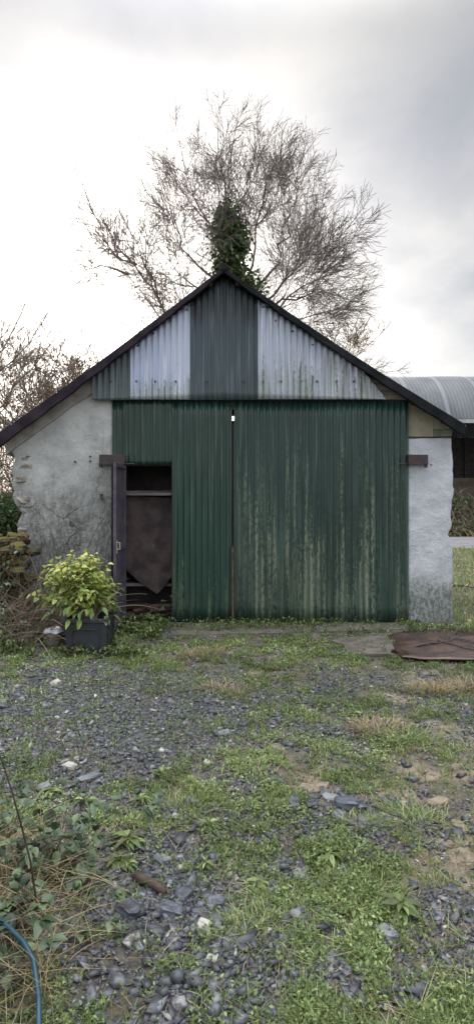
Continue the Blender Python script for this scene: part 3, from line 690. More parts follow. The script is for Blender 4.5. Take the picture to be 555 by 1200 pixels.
def limb_tree(name, label, limbs, cfg, Ybase, tr_mat, tw_mat, r0, spread=2.0, sub_len=(1.8, 3.3), every=.25, seed=1, wob=.12, group=None, base=None, start=.25):
    random.seed(seed)
    bx, by = base if base else (PX(limbs[0][0][0], Ybase), Ybase)
    root = thing(name, label, 'tree', (bx, by, 0), group)
    T = MB(); A = MB(); B = MB()
    for li, lim in enumerate(limbs):
        dy = random.uniform(-1, 1)*spread if li else 0
        pts = [P(px, py, Ybase + dy*(i/(len(lim)-1))) for i, (px, py) in enumerate(lim)]
        if li == 0: pts.insert(0, Vector((bx, by, -.1)))
        fine = []
        for i in range(len(pts)-1):
            ns = max(1, int((pts[i+1]-pts[i]).length/.45))
            for k in range(ns):
                q = pts[i].lerp(pts[i+1], k/ns); 
                if k or (i and True): q = q + rv(wob*.6)
                fine.append(q)
        fine.append(pts[-1]); n = len(fine)-1; rl = r0 if li == 0 else r0*.32
        rr = [max(.012, rl*(1-.93*(i/n)**.85)) for i in range(n+1)]
        T.tube(fine, rr, 7, .5, cap=False)
        tot = sum((fine[i+1]-fine[i]).length for i in range(n)); acc = 0; nxt = tot*start
        for i in range(n):
            sl_ = (fine[i+1]-fine[i]).length; acc += sl_
            while nxt < acc:
                d = (fine[i+1]-fine[i]).normalized(); ax = rv().cross(d).normalized()
                nd = Matrix.Rotation(math.radians(random.uniform(25, 55)), 3, ax) @ d
                tpos = acc/tot
                grow([A, B], fine[i], nd, random.uniform(*sub_len)*(1.1-.6*tpos), max(.012, rr[i]*.45), 0, cfg)
                nxt += every*random.uniform(.6, 1.4)
        grow([A, B], fine[-1], (fine[-1]-fine[-2]), sub_len[0]*.7, .012, 0, cfg)
    for mm, nm, mat in ((T, 'trunk', tr_mat), (A, 'branches', tw_mat), (B, 'crown', tw_mat)):
        if mm.v: loc_(mm.build(nm, mat, None, smooth=True), root)
    return root

Y1 = 20.0
birch = limb_tree('birch_tree', 'tall bare birch rising straight behind the gable, its stem wrapped in ivy', [
    [(284, 470), (283, 400), (281, 345), (272, 290), (264, 230), (258, 185), (255, 165)],
    [(282, 350), (262, 300), (238, 250), (222, 205), (214, 185)],
    [(284, 350), (298, 290), (308, 240), (316, 210), (320, 195)],
    [(284, 365), (322, 310), (343, 262), (350, 225), (350, 200)],
    [(285, 375), (335, 330), (366, 294), (388, 280), (402, 274)],
    [(286, 385), (338, 348), (374, 327), (396, 318)],
    [(281, 345), (232, 312), (202, 265), (192, 230)],
    [(282, 370), (240, 348), (212, 325), (196, 285)],
    [(284, 330), (288, 260), (292, 215), (298, 190)], [(286, 392), (345, 372), (398, 362)], [(282, 388), (232, 372), (196, 342)], [(285, 380), (330, 355), (365, 345), (395, 300)],
    [(286, 380), (330, 330), (360, 300), (378, 262)],
], BIRCH, Y1, M['bark'], M['twig'], .19, 2.2, seed=23, start=.42)
# ivy cloak on the birch stem
random.seed(9); items = []
clumps = []
for i in range(95):
    py = 244 + 178*random.random()**.8; k = (py-244)/178; hw = 4*random.random() + 48*k if py < 310 else 24
    cx_ = 281 - (420-py)*.035 - max(0, 330-py)*.13 + random.uniform(-1, 1)*hw*.8; clumps.append((P(cx_, py, Y1 - .45 + random.uniform(-.6, .6)), random.uniform(.12, .34)))
for i in range(9000):
    c, r_ = random.choice(clumps); v = rv(r_*.62); items.append((c + v, v + rv(.2) + Vector((0, 0, -.1)), random.uniform(.09, .16), random.uniform(.08, .13), random.uniform(-1.5, 1.5), min(1, random.random()*1.1), .3))
loc_(put_leaves('ivy', items, M['ivy']), birch)
limb_tree('birch_tree', 'bare birch leaning left above the left roof slope', [
    [(214, 430), (200, 385), (182, 345), (160, 310), (132, 280), (112, 252), (100, 225)],
    [(186, 352), (172, 315), (158, 285), (148, 262)],
    [(160, 310), (135, 300), (116, 275)],
    [(150, 322), (118, 308), (92, 308)],
], {**BIRCH, 'dens': [4.4, 6.5, 5.], 'rmin': .0060}, 18.5, M['bark'], M['twig'], .12, 1.2, (1.2, 2.3), .15, seed=31, start=.22)
limb_tree('pale_tree', 'pale twiggy bare tree low behind the right roof slope', [
    [(395, 470), (392, 430), (388, 400), (382, 375)],
    [(392, 430), (408, 400), (418, 375)], [(393, 440), (420, 415), (436, 400)], [(392, 435), (372, 405), (360, 385)], [(393, 450), (432, 436), (452, 436)],
], {**BIRCH, 'dens': [4.4, 5.5, 6.], 'rmin': .008}, 24.0, M['twig_pale'], M['twig_pale'], .09, 1.2, (1.2, 2.0), .25, seed=41)
limb_tree('hedge_tree', 'bare brown tree spreading at the far left beside the roof eave', [
    [(-60, 600), (-40, 520), (-15, 450), (10, 400), (25, 368)],
    [(-40, 520), (0, 470), (40, 430), (62, 400)], [(-30, 490), (-25, 420), (-10, 360)], [(-45, 540), (5, 500), (50, 470), (85, 450)], [(-20, 460), (20, 430), (45, 385)],
], {**BIRCH, 'dens': [4.2, 5.0, 5.], 'rmin': .005}, 13.0, M['bark'], M['twig_brown'], .10, 1.0, (.9, 1.8), .17, seed=51)
limb_tree('hedge_tree', 'dense brown twiggy tree behind the left end of the roof', [
    [(40, 600), (45, 520), (50, 470), (62, 430)], [(42, 560), (75, 490), (95, 440)], [(42, 560), (20, 500), (5, 450)], [(45, 520), (30, 470), (25, 430)], [(60, 540), (90, 480), (105, 430)], [(20, 590), (-5, 530), (-20, 480)],
], {**BIRCH, 'dens': [5.2, 6.5, 7.], 'rmin': .008}, 16.5, M['twig_brown'], M['twig_brown'], .08, 1.0, (1.0, 1.7), .10, seed=61)

limb_tree('hedge_tree', 'brown bare tree beyond the hedge rising over the left roof slope', [
    [(95, 600), (92, 520), (88, 460), (92, 405)], [(92, 520), (115, 450), (122, 415)], [(92, 520), (70, 450), (58, 405)], [(94, 560), (130, 490), (150, 440)], [(94, 560), (40, 470), (28, 410)],
], {**BIRCH, 'dens': [5.2, 6.5, 7.], 'rmin': .008}, 19.0, M['twig_brown'], M['twig_brown'], .08, 1.0, (1.0, 1.7), .12, seed=71)
# ------------------------------------------------------------------ dutch barn beyond the lane
YE = 33.0; XB0, XB1 = PX(395, YE), PX(395, YE)+30
barn = thing('hay_barn', 'round roofed grey corrugated hay barn with a dark open side beyond the lane', 'barn', (XB0, YE, 0))
R_ = 5.0; th0 = math.radians(68); ez = PZ(491, YE)
cy_, cz_ = YE + R_*math.sin(th0), ez - R_*math.cos(th0)
xs = np.arange(XB0, XB1, .20/6); na = 22; V_ = []; W2 = len(xs)
for j in range(na+1):
    th = -th0 + 2*th0*j/na
    for i, x in enumerate(xs):
        r_ = R_ + .050*math.cos(2*math.pi*x/.20) + (.02 if int((x-XB0)/2.0) % 2 else 0)
        V_.append((x, cy_ + r_*math.sin(th), cz_ + r_*math.cos(th)))
V_ = np.array(V_); a_, b_ = np.meshgrid(np.arange(W2-1), np.arange(na)); q0 = (b_*W2+a_).ravel()
Qf = np.stack([q0, q0+1, q0+1+W2, q0+W2], -1); nb = len(V_)
V2 = V_.copy(); V2[:, 2] -= .01; Qb = Qf[:, ::-1] + nb
t = MT('barn_tin', .6, 0)
c = t.mix(t.ramp(t.noise(1, 4, stretch=(.5, .3, .3)), .35, .65), (0.10, 0.108, 0.125), (0.155, 0.165, 0.185))
X, Y_, Z = t.xyz(); lap = t.math('FRACT', t.math('DIVIDE', t.math('SUBTRACT', X, XB0), 2.0)); c = t.mix(t.math('MULTIPLY', t.ramp(lap, .10, .04), .7), c, (0.27, 0.28, 0.31))
t.col(c)
loc_(array_mesh('roof', np.concatenate([V_, V2]), np.concatenate([Qf, Qb]), np.full(2*nb, .5), t.m, smooth=True), barn)
m = MB(); m.box((XB0, YE-.06, ez-.22), (XB1, YE+.06, ez-.02)); loc_(m.build('eaves_beam', simple('eaves_steel', (.3, .31, .32), (.4, .41, .42), 3, .6, 0), None), barn)
for i in range(6):
    for yy in (YE+.1, cy_+R_*math.sin(th0)-.1):
        m = MB(); x = XB0 + .2 + i*5.1; m.box((x-.09, yy-.09, -.1), (x+.09, yy+.09, ez)); loc_(m.build('post', M['timber_dark'], None), barn)
m = MB(); m.box((XB0, cy_+R_*math.sin(th0)-.02, 0), (XB1, cy_+R_*math.sin(th0)+.05, ez)); m.box((XB1-.1, YE+.3, 0), (XB1, cy_+R_*math.sin(th0)-.1, ez)); m.box((XB0, YE+.3, 0), (XB0+.08, cy_+R_*math.sin(th0)-.1, ez)); loc_(m.build('cladding', M['timber_dark'], None), barn)
m = MB(); m.box((XB0+1.0, YE+2.5, 0), (XB0+14, YE+7, 3.1)); loc_(m.build('stored_bales', simple('old_bales', (.06, .05, .035), (.1, .085, .06), 2, .9, .02, 6), None, bevel=.1), barn)

# rough scrub, banks and hedges behind
def scrub(name, label, cx, cy, sx, sy, hgt, n, mat, mat_leaf, seed, nleaf=0, r=.008, tint=(0, 1), ls=(.06, .12)):
    random.seed(seed); m = MB()
    for i in range(n):
        x = cx + random.uniform(-1, 1)*sx; y = cy + random.uniform(-1, 1)*sy; k = random.random()
        p = Vector((x, y, hz(x, y)-.02)); d = Vector((random.gauss(0, .5), random.gauss(0, .5), 1)).normalized(); l_ = hgt*random.uniform(.5, 1.25); pts = [p]; ns = 6
        for q in range(ns):
            d = (d + rv(.16) + Vector((0, 0, -.10*q*.5))).normalized(); pts.append(pts[-1] + d*l_/ns)
            if random.random() < .6 and q > 1:
                dd = (d + rv(.7)).normalized(); m.tube([pts[-1], pts[-1]+dd*l_*.15, pts[-1]+dd*l_*.3+Vector((0, 0, -.03))], [r*.6, r*.5, r*.3], 3, random.random(), False)
        m.tube(pts, [r*(1-.6*q/ns) for q in range(ns+1)], 3, random.random(), False)
    root = thing(name, label, 'scrub', (cx, cy, 0)); root['kind'] = 'stuff'
    loc_(m.build('stems', mat, None), root)
    if nleaf:
        items = []
        for i in range(nleaf):
            x = cx + random.gauss(0, .5)*sx; y = cy + random.gauss(0, .5)*sy; z = hz(x, y) + hgt*random.random()**1.2*.9
            items.append(((x, y, z), rv(), random.uniform(*ls), random.uniform(*ls)*.7, random.uniform(-2, 2), random.uniform(*tint), .3))
        loc_(put_leaves('leaves', items, mat_leaf), root)
    return root
scrub('brown_scrub', 'brown leafless scrub on the bank before the open barn', PX(560, 31), 31.3, 6.5, 1.3, 2.2, 700, M['twig_brown'], M['ivy'], 3, 2500, .02, (0, .6), (.1, .25))
scrub('bank_scrub', 'low tangle of dead stems along the lane edge', PX(560, 29.5), 29.6, 6.5, .8, .8, 700, M['straw'], M['ivy'], 4, 1500, .02, (0, .6), (.1, .2))
scrub('hedge_scrub', 'tall brown leafless scrub behind the left end of the shed', -8.2, 14.5, 4.6, 1.8, 3.6, 1500, M['twig_brown'], M['ivy'], 5, 1200, .010, (0, .8), (.06, .12))
# hedge running off to either side behind
hm = MB(); random.seed(15); items = []
for i in range(9000):
    x = random.uniform(-46, 60); 
    if PX(470, 46) < x < PX(760, 46) and False: continue
    y = 47 + random.gauss(0, 1.0); z = random.random()**.7*(3.0+1.0*math.sin(x*.7)+.8*math.sin(x*.23+2)); items.append(((x, y, z), rv(), random.uniform(.3, .6), random.uniform(.25, .45), random.uniform(-2, 2), random.random()*.7, .2))
hb = thing('field_hedge', 'far hedge closing the field behind the shed and barn', 'hedge', (0, 47, 0)); hb['kind'] = 'stuff'
loc_(put_leaves('leaves', items, M['ivy']), hb)
# dark evergreen at the left of the shed
random.seed(16); items = []
cb = P(-6, 598, 10.2)
for i in range(2600):
    v = rv().normalized() * random.random()**.4; items.append((cb + Vector((v.x*.60, v.y*.6, v.z*.42-.15)), v + rv(.5), random.uniform(.05, .09), random.uniform(.04, .06), random.uniform(-2, 2), random.random()*.7, .3))
ib = thing('ivy_bush', 'dark ivy bush in the gap left of the shed corner', 'bush', (cb.x, cb.y, 0))
loc_(put_leaves('leaves', items, M['ivy']), ib)
m = MB()
for i in range(8): m.tube([(cb.x+random.gauss(0, .1), cb.y+random.gauss(0, .1), 0), cb + rv(.2)], [.02, .008], 5)
loc_(m.build('stem', M['bark'], None), ib)

# ------------------------------------------------------------------ mossy wall stub, left
t = MT('mossy_stone', .95)
c = t.mix(t.ramp(t.noise(7, 5), .35, .65), (0.03, 0.028, 0.025), (0.08, 0.072, 0.06))
nz_ = t.N('ShaderNodeSeparateXYZ'); t.L(t.geo.outputs['Normal'], nz_.inputs[0])
c = t.mix(t.ramp(t.math('ADD', nz_.outputs[2], t.math('MULTIPLY', t.noise(6, 5), .9)), .55, 1.1), c, (0.115, 0.105, 0.03))
t.col(t.mix(t.math('MULTIPLY', t.ramp(t.noise(4, 4, off=(3, 0, 0)), .5, .65), .6), c, (0.16, 0.085, 0.035))); t.bump(t.noise(40, 6, .75), .03, .9)
sw = thing('stone_wall', 'low tumbled rubble wall capped with yellow moss beside the shed corner', 'wall', (PX(2, 7.6), 7.6, 0))
m = MB(); random.seed(8)
for k in range(330):
    x = PX(24, 7.6) - random.random()**1.1*1.6; z = random.random()*1.16 - .35*max(0, (x-PX(12, 7.6)))*2; y = 7.35 + random.random()*.5 + .10*z
    if z < .0: z = .05
    r_ = random.uniform(.05, .12); lump(m, (x, y, z), (r_*random.uniform(.9, 1.5), r_*1.2, r_*random.uniform(.5, .8)), 9, 6, k, .5, .7)
loc_(m.build('rubble', t.m, None, smooth=False), sw)
items = []
for k in range(2600):
    x = PX(25, 7.6) - random.random()**1.1*1.6; z = random.uniform(.2, 1.22) - .3*max(0, (x-PX(12, 7.6)))*2; items.append(((x, 7.26 + random.random()*.5*(z > 1.0) + .1*z, z), rv() + Vector((0, -.6, .1)), random.uniform(.02, .05), random.uniform(.015, .04), random.uniform(-2, 2), random.random()**2, .3))
iv = []
for k in range(1500):
    x = PX(22, 7.6) - random.random()**1.1*1.6; z = random.uniform(.1, 1.05)*random.uniform(.6, 1)
    iv.append(((x, 7.20 + .1*z + random.gauss(0, .03), z), rv(.5) + Vector((0, -.7, -.3)), random.uniform(.03, .06), random.uniform(.025, .045), random.uniform(-1, 1), random.random()*.5, .3))
loc_(put_leaves('ivy', iv, M['ivy']), sw)
loc_(put_leaves('clinging_moss', items, tinted('moss_tufts', [(0, (0.04, 0.035, 0.02)), (.5, (0.085, 0.066, 0.028)), (1, (0.20, 0.18, 0.05))], .9, .2, .1), None), sw)

# ------------------------------------------------------------------ potted laurel
px0, yp = PX(102, 6.55), 6.72; zg = hz(px0, 6.6) - .01
pot = thing('potted_laurel', 'yellow green laurel shrub in a square black panelled planter', 'potted plant', (px0, yp, zg))
def mkpot():
    m = MB(); b_, t_, H = .205, .228, .40
    def ring(h, z): return [(-h, -h, z), (h, -h, z), (h, h, z), (-h, h, z)]
    def loft(rs):
        vs = [v for r in rs for v in r]; fs = [(0, 3, 2, 1)]
        for k in range(len(rs)-1):
            for i in range(4): fs.append((k*4+i, k*4+(i+1) % 4, (k+1)*4+(i+1) % 4, (k+1)*4+i))
        n = (len(rs)-1)*4; fs.append((n, n+1, n+2, n+3)); return vs, fs
    v, f = loft([ring(b_, 0), ring(b_+.01, .03), ring(t_-.005, H-.05), ring(t_-.005, H-.045), ring(t_+.012, H-.045), ring(t_+.012, H), ring(t_-.02, H), ring(t_-.02, H-.05)]); m.add(v, f); return m
mkpot().build('planter', M['black'], pot, bevel=.006)
m = MB()                                                            # raised panel mouldings with clipped corners on each face
for k in range(4):
    R3 = Matrix.Rotation(k*math.pi/2, 3, 'Z'); o_ = [(-.14, .06), (-.10, .035), (.10, .035), (.14, .06), (.15, .24), (.115, .285), (-.115, .285), (-.15, .24)]
    pts = [R3 @ Vector((x, -.214-.018*(z/.38), z)) for x, z in o_]; m.tube(pts + [pts[0]], .0075, 6)
m.build('panel_moulding', M['black'], pot)
m = MB(); m.box((-.20, -.20, .31), (.20, .20, .335)); m.build('compost', simple('compost', (.02, .016, .012), (.045, .035, .028), 20, .95, .01, 50), pot)
random.seed(12); m = MB(); items = []
zc = .70; tips = []
for i in range(105):
    th = random.uniform(0, 2*math.pi); el = math.radians(random.uniform(-8, 88)); rr_ = random.uniform(.6, 1.0)
    e_ = Vector((math.cos(th)*math.cos(el)**.7*.50*rr_ - .15, math.sin(th)*math.cos(el)*.38*rr_, .58 + (math.sin(el)*.55)*rr_))
    s_ = Vector((random.gauss(0, .04), random.gauss(0, .04), .30)); mid = s_.lerp(e_, .5) + Vector((0, 0, .06)) + rv(.02)
    m.tube([s_, s_.lerp(mid, .6)+rv(.008), mid, mid.lerp(e_, .5)+rv(.01), e_], [.009, .008, .006, .005, .003], 5, .5, False)
    for q in range(11):
        f = .40 + .60*q/10; p = (mid.lerp(e_, (f-.5)*2) if f > .5 else s_.lerp(mid, f*2)); d = (e_-mid).normalized()
        out_ = Matrix.Rotation(q*2.4, 3, d) @ d.orthogonal().normalized()
        dd = d*.5 + out_*.9 + Vector((0, 0, -.1)) + rv(.15)
        hi = max(0, min(1, (p.z-.45)/.55)); items.append((p, dd + Vector((0, 0, .25)), random.uniform(.06, .095), random.uniform(.042, .062), random.uniform(-.7, .7), min(1, max(0, random.gauss(.42+.35*hi, .25))), random.uniform(.1, .6)))  # leaf tint raised toward the top in place of light falling there
for i in range(30):
    th = random.uniform(0, 2*math.pi); p = Vector((math.cos(th)*.35-.1, math.sin(th)*.25, random.uniform(.38, .55))); items.append((p, (math.cos(th), math.sin(th), -.5), .1, .05, random.uniform(-.5, .5), random.uniform(0, .4), .4))
m.build('stems', M['twig_brown'], pot); 
o = put_leaves('foliage', items, M['laurel'], pot)

# tub with a crumpled silver bag
tx, ty = GP(63, 758); tub = thing('feed_tub', 'small rusted tub with a crumpled silver lid left of the planter', 'tub', (tx, ty, hz(tx, ty)-.01))
m = MB(); m.tube([(0, 0, 0), (0, 0, .06), (0, 0, .13), (0, 0, .17)], [.075, .085, .095, .10], 18); m.build('body', simple('tub_side', (.10, .09, .075), (.22, .20, .17), 8, .7, .004, 30), tub, smooth=True)
m = MB(); vs = []; n = 16
for j in range(6):
    for i in range(n):
        th = 2*math.pi*i/n; r_ = (.118 - .004*j)*(1-j/5.0) if j else .118
        vs.append((r_*math.cos(th), r_*math.sin(th), .165 + .03*min(1, j) + .022*_h(i, j, 3)))
m.add(vs, [(j*n+i, j*n+(i+1) % n, (j+1)*n+(i+1) % n, (j+1)*n+i) for j in range(5) for i in range(n)]); m.build('lid', simple('silver_foil', (.42, .46, .52), (.6, .63, .68), 12, .35, .004, 40, metal=.3), tub)

# rusty wet plate on the ground, right, and the concrete apron beside it
t = MT('wet_rusty_steel', .3, .35)
c = t.mix(t.ramp(t.noise(4, 6, .6), .35, .65), (0.05, 0.03, 0.025), (0.11, 0.065, 0.052)); c = t.mix(t.ramp(t.noise(9, 6, .7), .55, .7), c, (0.045, 0.03, 0.03)); t.col(c)
t.rough(t.math('ADD', .10, t.math('MULTIPLY', t.ramp(t.noise(2.2, 5), .42, .62), .45))); t.bump(t.noise(7, 4), .012, .4)
def flat_poly(name, pts, th, mat, lift=.02, warp=.012, n=28, edge=.07, seed=1):
    """irregular flat piece: outline given in ground points"""
    cx_ = sum(p[0] for p in pts)/len(pts); cy_ = sum(p[1] for p in pts)/len(pts); oo = []
    for i in range(len(pts)):
        a, b = pts[i], pts[(i+1) % len(pts)]
        for k in range(8):
            f = k/8; x = a[0]+(b[0]-a[0])*f; y = a[1]+(b[1]-a[1])*f; oo.append((x + edge*(float(fbm(x*8, y*8, seed, 2))-.5), y + edge*(float(fbm(x*8+9, y*8, seed, 2))-.5)))
    N_ = len(oo); rings = 8; vs = []
    for r_ in range(rings):
        f = 1 - r_/rings
        for x, y in oo:
            X_ = cx_+(x-cx_)*f; Y__ = cy_+(y-cy_)*f; vs.append((X_, Y__, lift + warp*(float(fbm(X_*2.2, Y__*2.2, seed+3, 3))-.5)*2))
    vs.append((cx_, cy_, lift)); top = len(vs)
    fs = [(r_*N_+i, r_*N_+(i+1) % N_, (r_+1)*N_+(i+1) % N_, (r_+1)*N_+i) for r_ in range(rings-1) for i in range(N_)] + [((rings-1)*N_+i, (rings-1)*N_+(i+1) % N_, top-1) for i in range(N_)]
    vs += [(x, y, z-th) for x, y, z in vs[:N_]]
    fs += [(top+i, top+(i+1) % N_, (i+1) % N_, i) for i in range(N_)]
    m = MB(); m.add(vs, fs); return m.build(name, mat, None, smooth=False)
pl_ = flat_poly('metal_plate', [GP(452, 746), GP(478, 739), GP(556, 737), GP(660, 740), GP(640, 778), GP(560, 774), GP(500, 773), GP(468, 770)], .008, t.m, .012, .002)
tag(pl_, 'wet rusty brown steel plate lying on the ground by the white pier', 'metal plate')
for p in pl_.data.polygons: p.use_smooth = True
ap = flat_poly('concrete_slab', [GP(392, 752), GP(420, 746), GP(450, 745), GP(462, 758), GP(458, 768), GP(410, 768)], .03, simple('damp_concrete', (.075, .065, .055), (.13, .115, .10), 6, .8, .006, 30), .012, .006, edge=.15)
tag(ap, 'buff worn concrete slab let into the ground left of the rusty plate', 'slab')
th_ = flat_poly('threshold_slab', [GP(200, 745), (PX(205, 8.1), 8.06), (PX(478, 8.1), 8.06), GP(478, 738), GP(400, 741), GP(300, 743)], .05, simple('threshold', (.075, .068, .06), (.125, .115, .10), 5, .8, .006, 30), .008, .006, edge=.1)
tag(th_, 'dirty concrete threshold strip in front of the green doors', 'slab')

# ------------------------------------------------------------------ ground cover
def sample(n, w, ymin=1.55, ymax=8.0, seed=0, pw=1.0):
    """points in the wedge seen by a lens plus a margin, thinned by field w"""
    g = np.random.default_rng(seed); X_, Y__ = [], []
    tot = 0
    while tot < n:
        u = g.random(n*2); y = ymin + (ymax-ymin)*u**pw; x = (g.random(n*2)*2-1)*(.39*y+.55)
        k = g.random(n*2) < np.clip(w(x, y), 0, 1)
        X_.append(x[k]); Y__.append(y[k]); tot += k.sum()
    return np.concatenate(X_)[:n], np.concatenate(Y__)[:n], g
def not_on_slabs(x, y):
    q = fbm(x*3, y*3, 444, 3)*.45; return np.where((x > 1.62+q) & (y > 6.15+q) & (y < 7.85-q), .0, 1.0)
# gravel
def gw(x, y): return (.07 + .3*soft(vnoise(x*6, y*6, 4), .5, .8) + f_gravel(x, y)*.8)*(1-.5*f_soil(x, y)) * not_on_slabs(x, y)
ns = 44000; x, y, g = sample(ns, gw, seed=5, pw=1.3)
s_ = np.clip(g.lognormal(-4.62, .50, ns), .004, .036) * (1 + .0*y)
base = np.array([(-1,-1,-1),(1,-1,-1),(1,1,-1),(-1,1,-1),(-1,-1,1),(1,-1,1),(1,1,1),(-1,1,1)], float)
vv = base[None]*(1 + g.uniform(-.75, .35, (ns, 8, 3))); vv[:, 4:, :2] *= g.uniform(.35, .95, (ns, 1, 2))
sc3 = np.stack([s_*g.uniform(.8, 1.5, ns), s_*g.uniform(.6, 1.0, ns), s_*g.uniform(.15, .5, ns)], -1); vv *= sc3[:, None, :]
def rotm(n, g, tilt):
    th = g.random(n)*2*np.pi; c, s = np.cos(th), np.sin(th); Rz = np.zeros((n, 3, 3)); Rz[:, 0, 0] = c; Rz[:, 0, 1] = -s; Rz[:, 1, 0] = s; Rz[:, 1, 1] = c; Rz[:, 2, 2] = 1
    t = g.normal(0, tilt, n); c, s = np.cos(t), np.sin(t); Rx = np.zeros((n, 3, 3)); Rx[:, 0, 0] = 1; Rx[:, 1, 1] = c; Rx[:, 1, 2] = -s; Rx[:, 2, 1] = s; Rx[:, 2, 2] = c
    return np.einsum('nij,njk->nik', Rz, np.einsum('nij,njk->nik', Rx, Rz.transpose(0, 2, 1)))@Rz
vv = np.einsum('nij,nkj->nki', rotm(ns, g, .5), vv)
vv += np.stack([x, y, height(x, y) + sc3[:, 2]*.5], -1)[:, None, :]
fq = np.array([(0,3,2,1),(4,5,6,7),(0,1,5,4),(1,2,6,5),(2,3,7,6),(3,0,4,7)]); Qg = (fq[None] + (np.arange(ns)*8)[:, None, None]).reshape(-1, 4)
tn = np.clip(g.beta(2.2, 3.2, ns) + (g.random(ns) < .03)*.5, 0, 1)
tag(array_mesh('gravel', vv.reshape(-1, 3), Qg, np.repeat(tn, 8), M['gravel']), 'loose dark slate gravel strewn over the yard', 'gravel', kind='stuff')

# small leaved weeds: rhombic leaves on short invisible stalk heights
def leaves_np(name, x, y, g, L_, hgt, tn, mat, wr=.55, up=.5):
    n = len(x); th = g.random(n)*2*np.pi; el = np.abs(g.normal(up, .45, n)); d = np.stack([np.cos(th)*np.cos(el), np.sin(th)*np.cos(el), np.sin(el)], -1)
    a = np.stack([-np.sin(th), np.cos(th), g.normal(0, .35, n)], -1); b = np.stack([x, y, height(x, y) + hgt], -1)
    nn = np.cross(d, a); Lc = L_[:, None]
    v = np.stack([b, b + d*Lc*.5 + a*Lc*wr*.5 + nn*Lc*.05, b + d*Lc + nn*Lc*-.15, b + d*Lc*.5 - a*Lc*wr*.5 + nn*Lc*.05, b + d*Lc*.52 - nn*Lc*.06], 1)
    q = np.array([(0, 1, 4, 3), (1, 2, 3, 4)]); Q_ = (q[None] + (np.arange(n)*5)[:, None, None]).reshape(-1, 4)
    return array_mesh(name, v.reshape(-1, 3), Q_, np.repeat(tn, 5), mat, smooth=False)
def wgreen(x, y): return f_green(x, y)**1.2 * (1 - .5*f_soil(x, y)) * not_on_slabs(x, y) * np.where(y > 7.35, .35, 1)
nl = 85000; x, y, g = sample(nl, wgreen, seed=6, pw=1.15)
L_ = g.uniform(.006, .017, nl) * (1 + .12*y); hg = g.random(nl)**1.8*.032*(.4+f_green(x, y)); patch = fbm(x*2, y*2, 88)
tn = np.clip(g.beta(3, 3, nl)*.8 + (patch-.5)*1.1 + .02, 0, 1)
tag(leaves_np('low_weeds', x, y, g, L_, hg, tn, M['weed']), 'low leafy weeds and moss spread over the yard', 'weeds', kind='stuff')
# grass blades
def blades(name, x, y, g, H, W_, tn, mat, lean=.45, clump=None):
    n = len(x); th = g.random(n)*2*np.pi; le = np.abs(g.normal(0, lean, n)) if np.isscalar(lean) else lean
    d = np.stack([np.cos(th), np.sin(th)], -1)
    if clump is not None: d = clump; 
    a = np.stack([-d[:, 1], d[:, 0], np.zeros(n)], -1)*W_[:, None]*.5; b = np.stack([x, y, height(x, y)-.003], -1)
    def at_(t): return b + np.stack([d[:, 0]*H*le*t*t*1.1, d[:, 1]*H*le*t*t*1.1, H*t*(1-.45*np.clip(le, 0, 1)*t)], -1)
    p1, p2, p3 = at_(.4), at_(.75), at_(1.)
    v = np.stack([b-a, b+a, p1-a*.9, p1+a*.9, p2-a*.6, p2+a*.6, p3-a*.08, p3+a*.08], 1); q = np.array([(0, 1, 3, 2), (2, 3, 5, 4), (4, 5, 7, 6)])
    return array_mesh(name, v.reshape(-1, 3), (q[None] + (np.arange(n)*8)[:, None, None]).reshape(-1, 4), np.repeat(tn, 8), mat, smooth=True)
def wgrass(x, y): return f_green(x, y)**1.3 * soft(vnoise(x*5, y*5, 177), .2, .7) * not_on_slabs(x, y) * np.where(y > 7.4, .4, 1)
nb_ = 42000; x, y, g = sample(nb_, wgrass, seed=7, pw=1.1)
tn = np.clip(g.beta(2.5, 2.5, nb_)*.75 + (fbm(x*2, y*2, 99)-.45)*.8 + (g.random(nb_) < .1)*.5, 0, 1)
tag(blades('short_grass', x, y, g, g.uniform(.02, .065, nb_), g.uniform(.0018, .0042, nb_)*(1+.08*y), tn, M['grass'], 1.0), 'short rough grass growing through the gravel', 'grass', kind='stuff')
nd = 16000; x, y, g = sample(nd, lambda x, y: (.25 + .75*soft(vnoise(x*4, y*4, 301), .4, .7)) * not_on_slabs(x, y), seed=17, pw=1.1)
tag(blades('dead_stems', x, y, g, g.uniform(.015, .05, nd), g.uniform(.0015, .003, nd)*(1+.08*y), g.random(nd), M['straw'], 1.4), 'short bleached stems littered over the yard', 'dead grass', kind='stuff')
# field grass right, behind and beside the shed
nf = 42000; g = np.random.default_rng(77); xx = np.concatenate([g.uniform(2.95, 10, nf//2), g.uniform(2.95, 14, nf//4), -g.uniform(3.1, 9, nf//4)]); yy = np.concatenate([7.7 + (21.4-7.7)*g.random(nf//2)**1.6, g.uniform(12, 21.6, nf//4), g.uniform(7.7, 16, nf//4)])
tag(blades('field_grass', xx, yy, g, g.uniform(.05, .16, nf), g.uniform(.006, .014, nf), np.clip(g.random(nf)*.5 + .5*fbm(xx, yy, 5), 0, 1), M['grass'], .6), 'rough yellowing grass beside the shed up to the lane', 'grass', kind='stuff')
nf = 5000; xx = g.uniform(2.95, 9, nf); yy = g.uniform(7.8, 21, nf)
tag(leaves_np('leaf_litter', xx, yy, g, g.uniform(.04, .10, nf), g.random(nf)*.05, g.random(nf), M['straw']), 'dead leaves and stalks scattered in the grass by the white pier', 'leaf litter', kind='stuff')
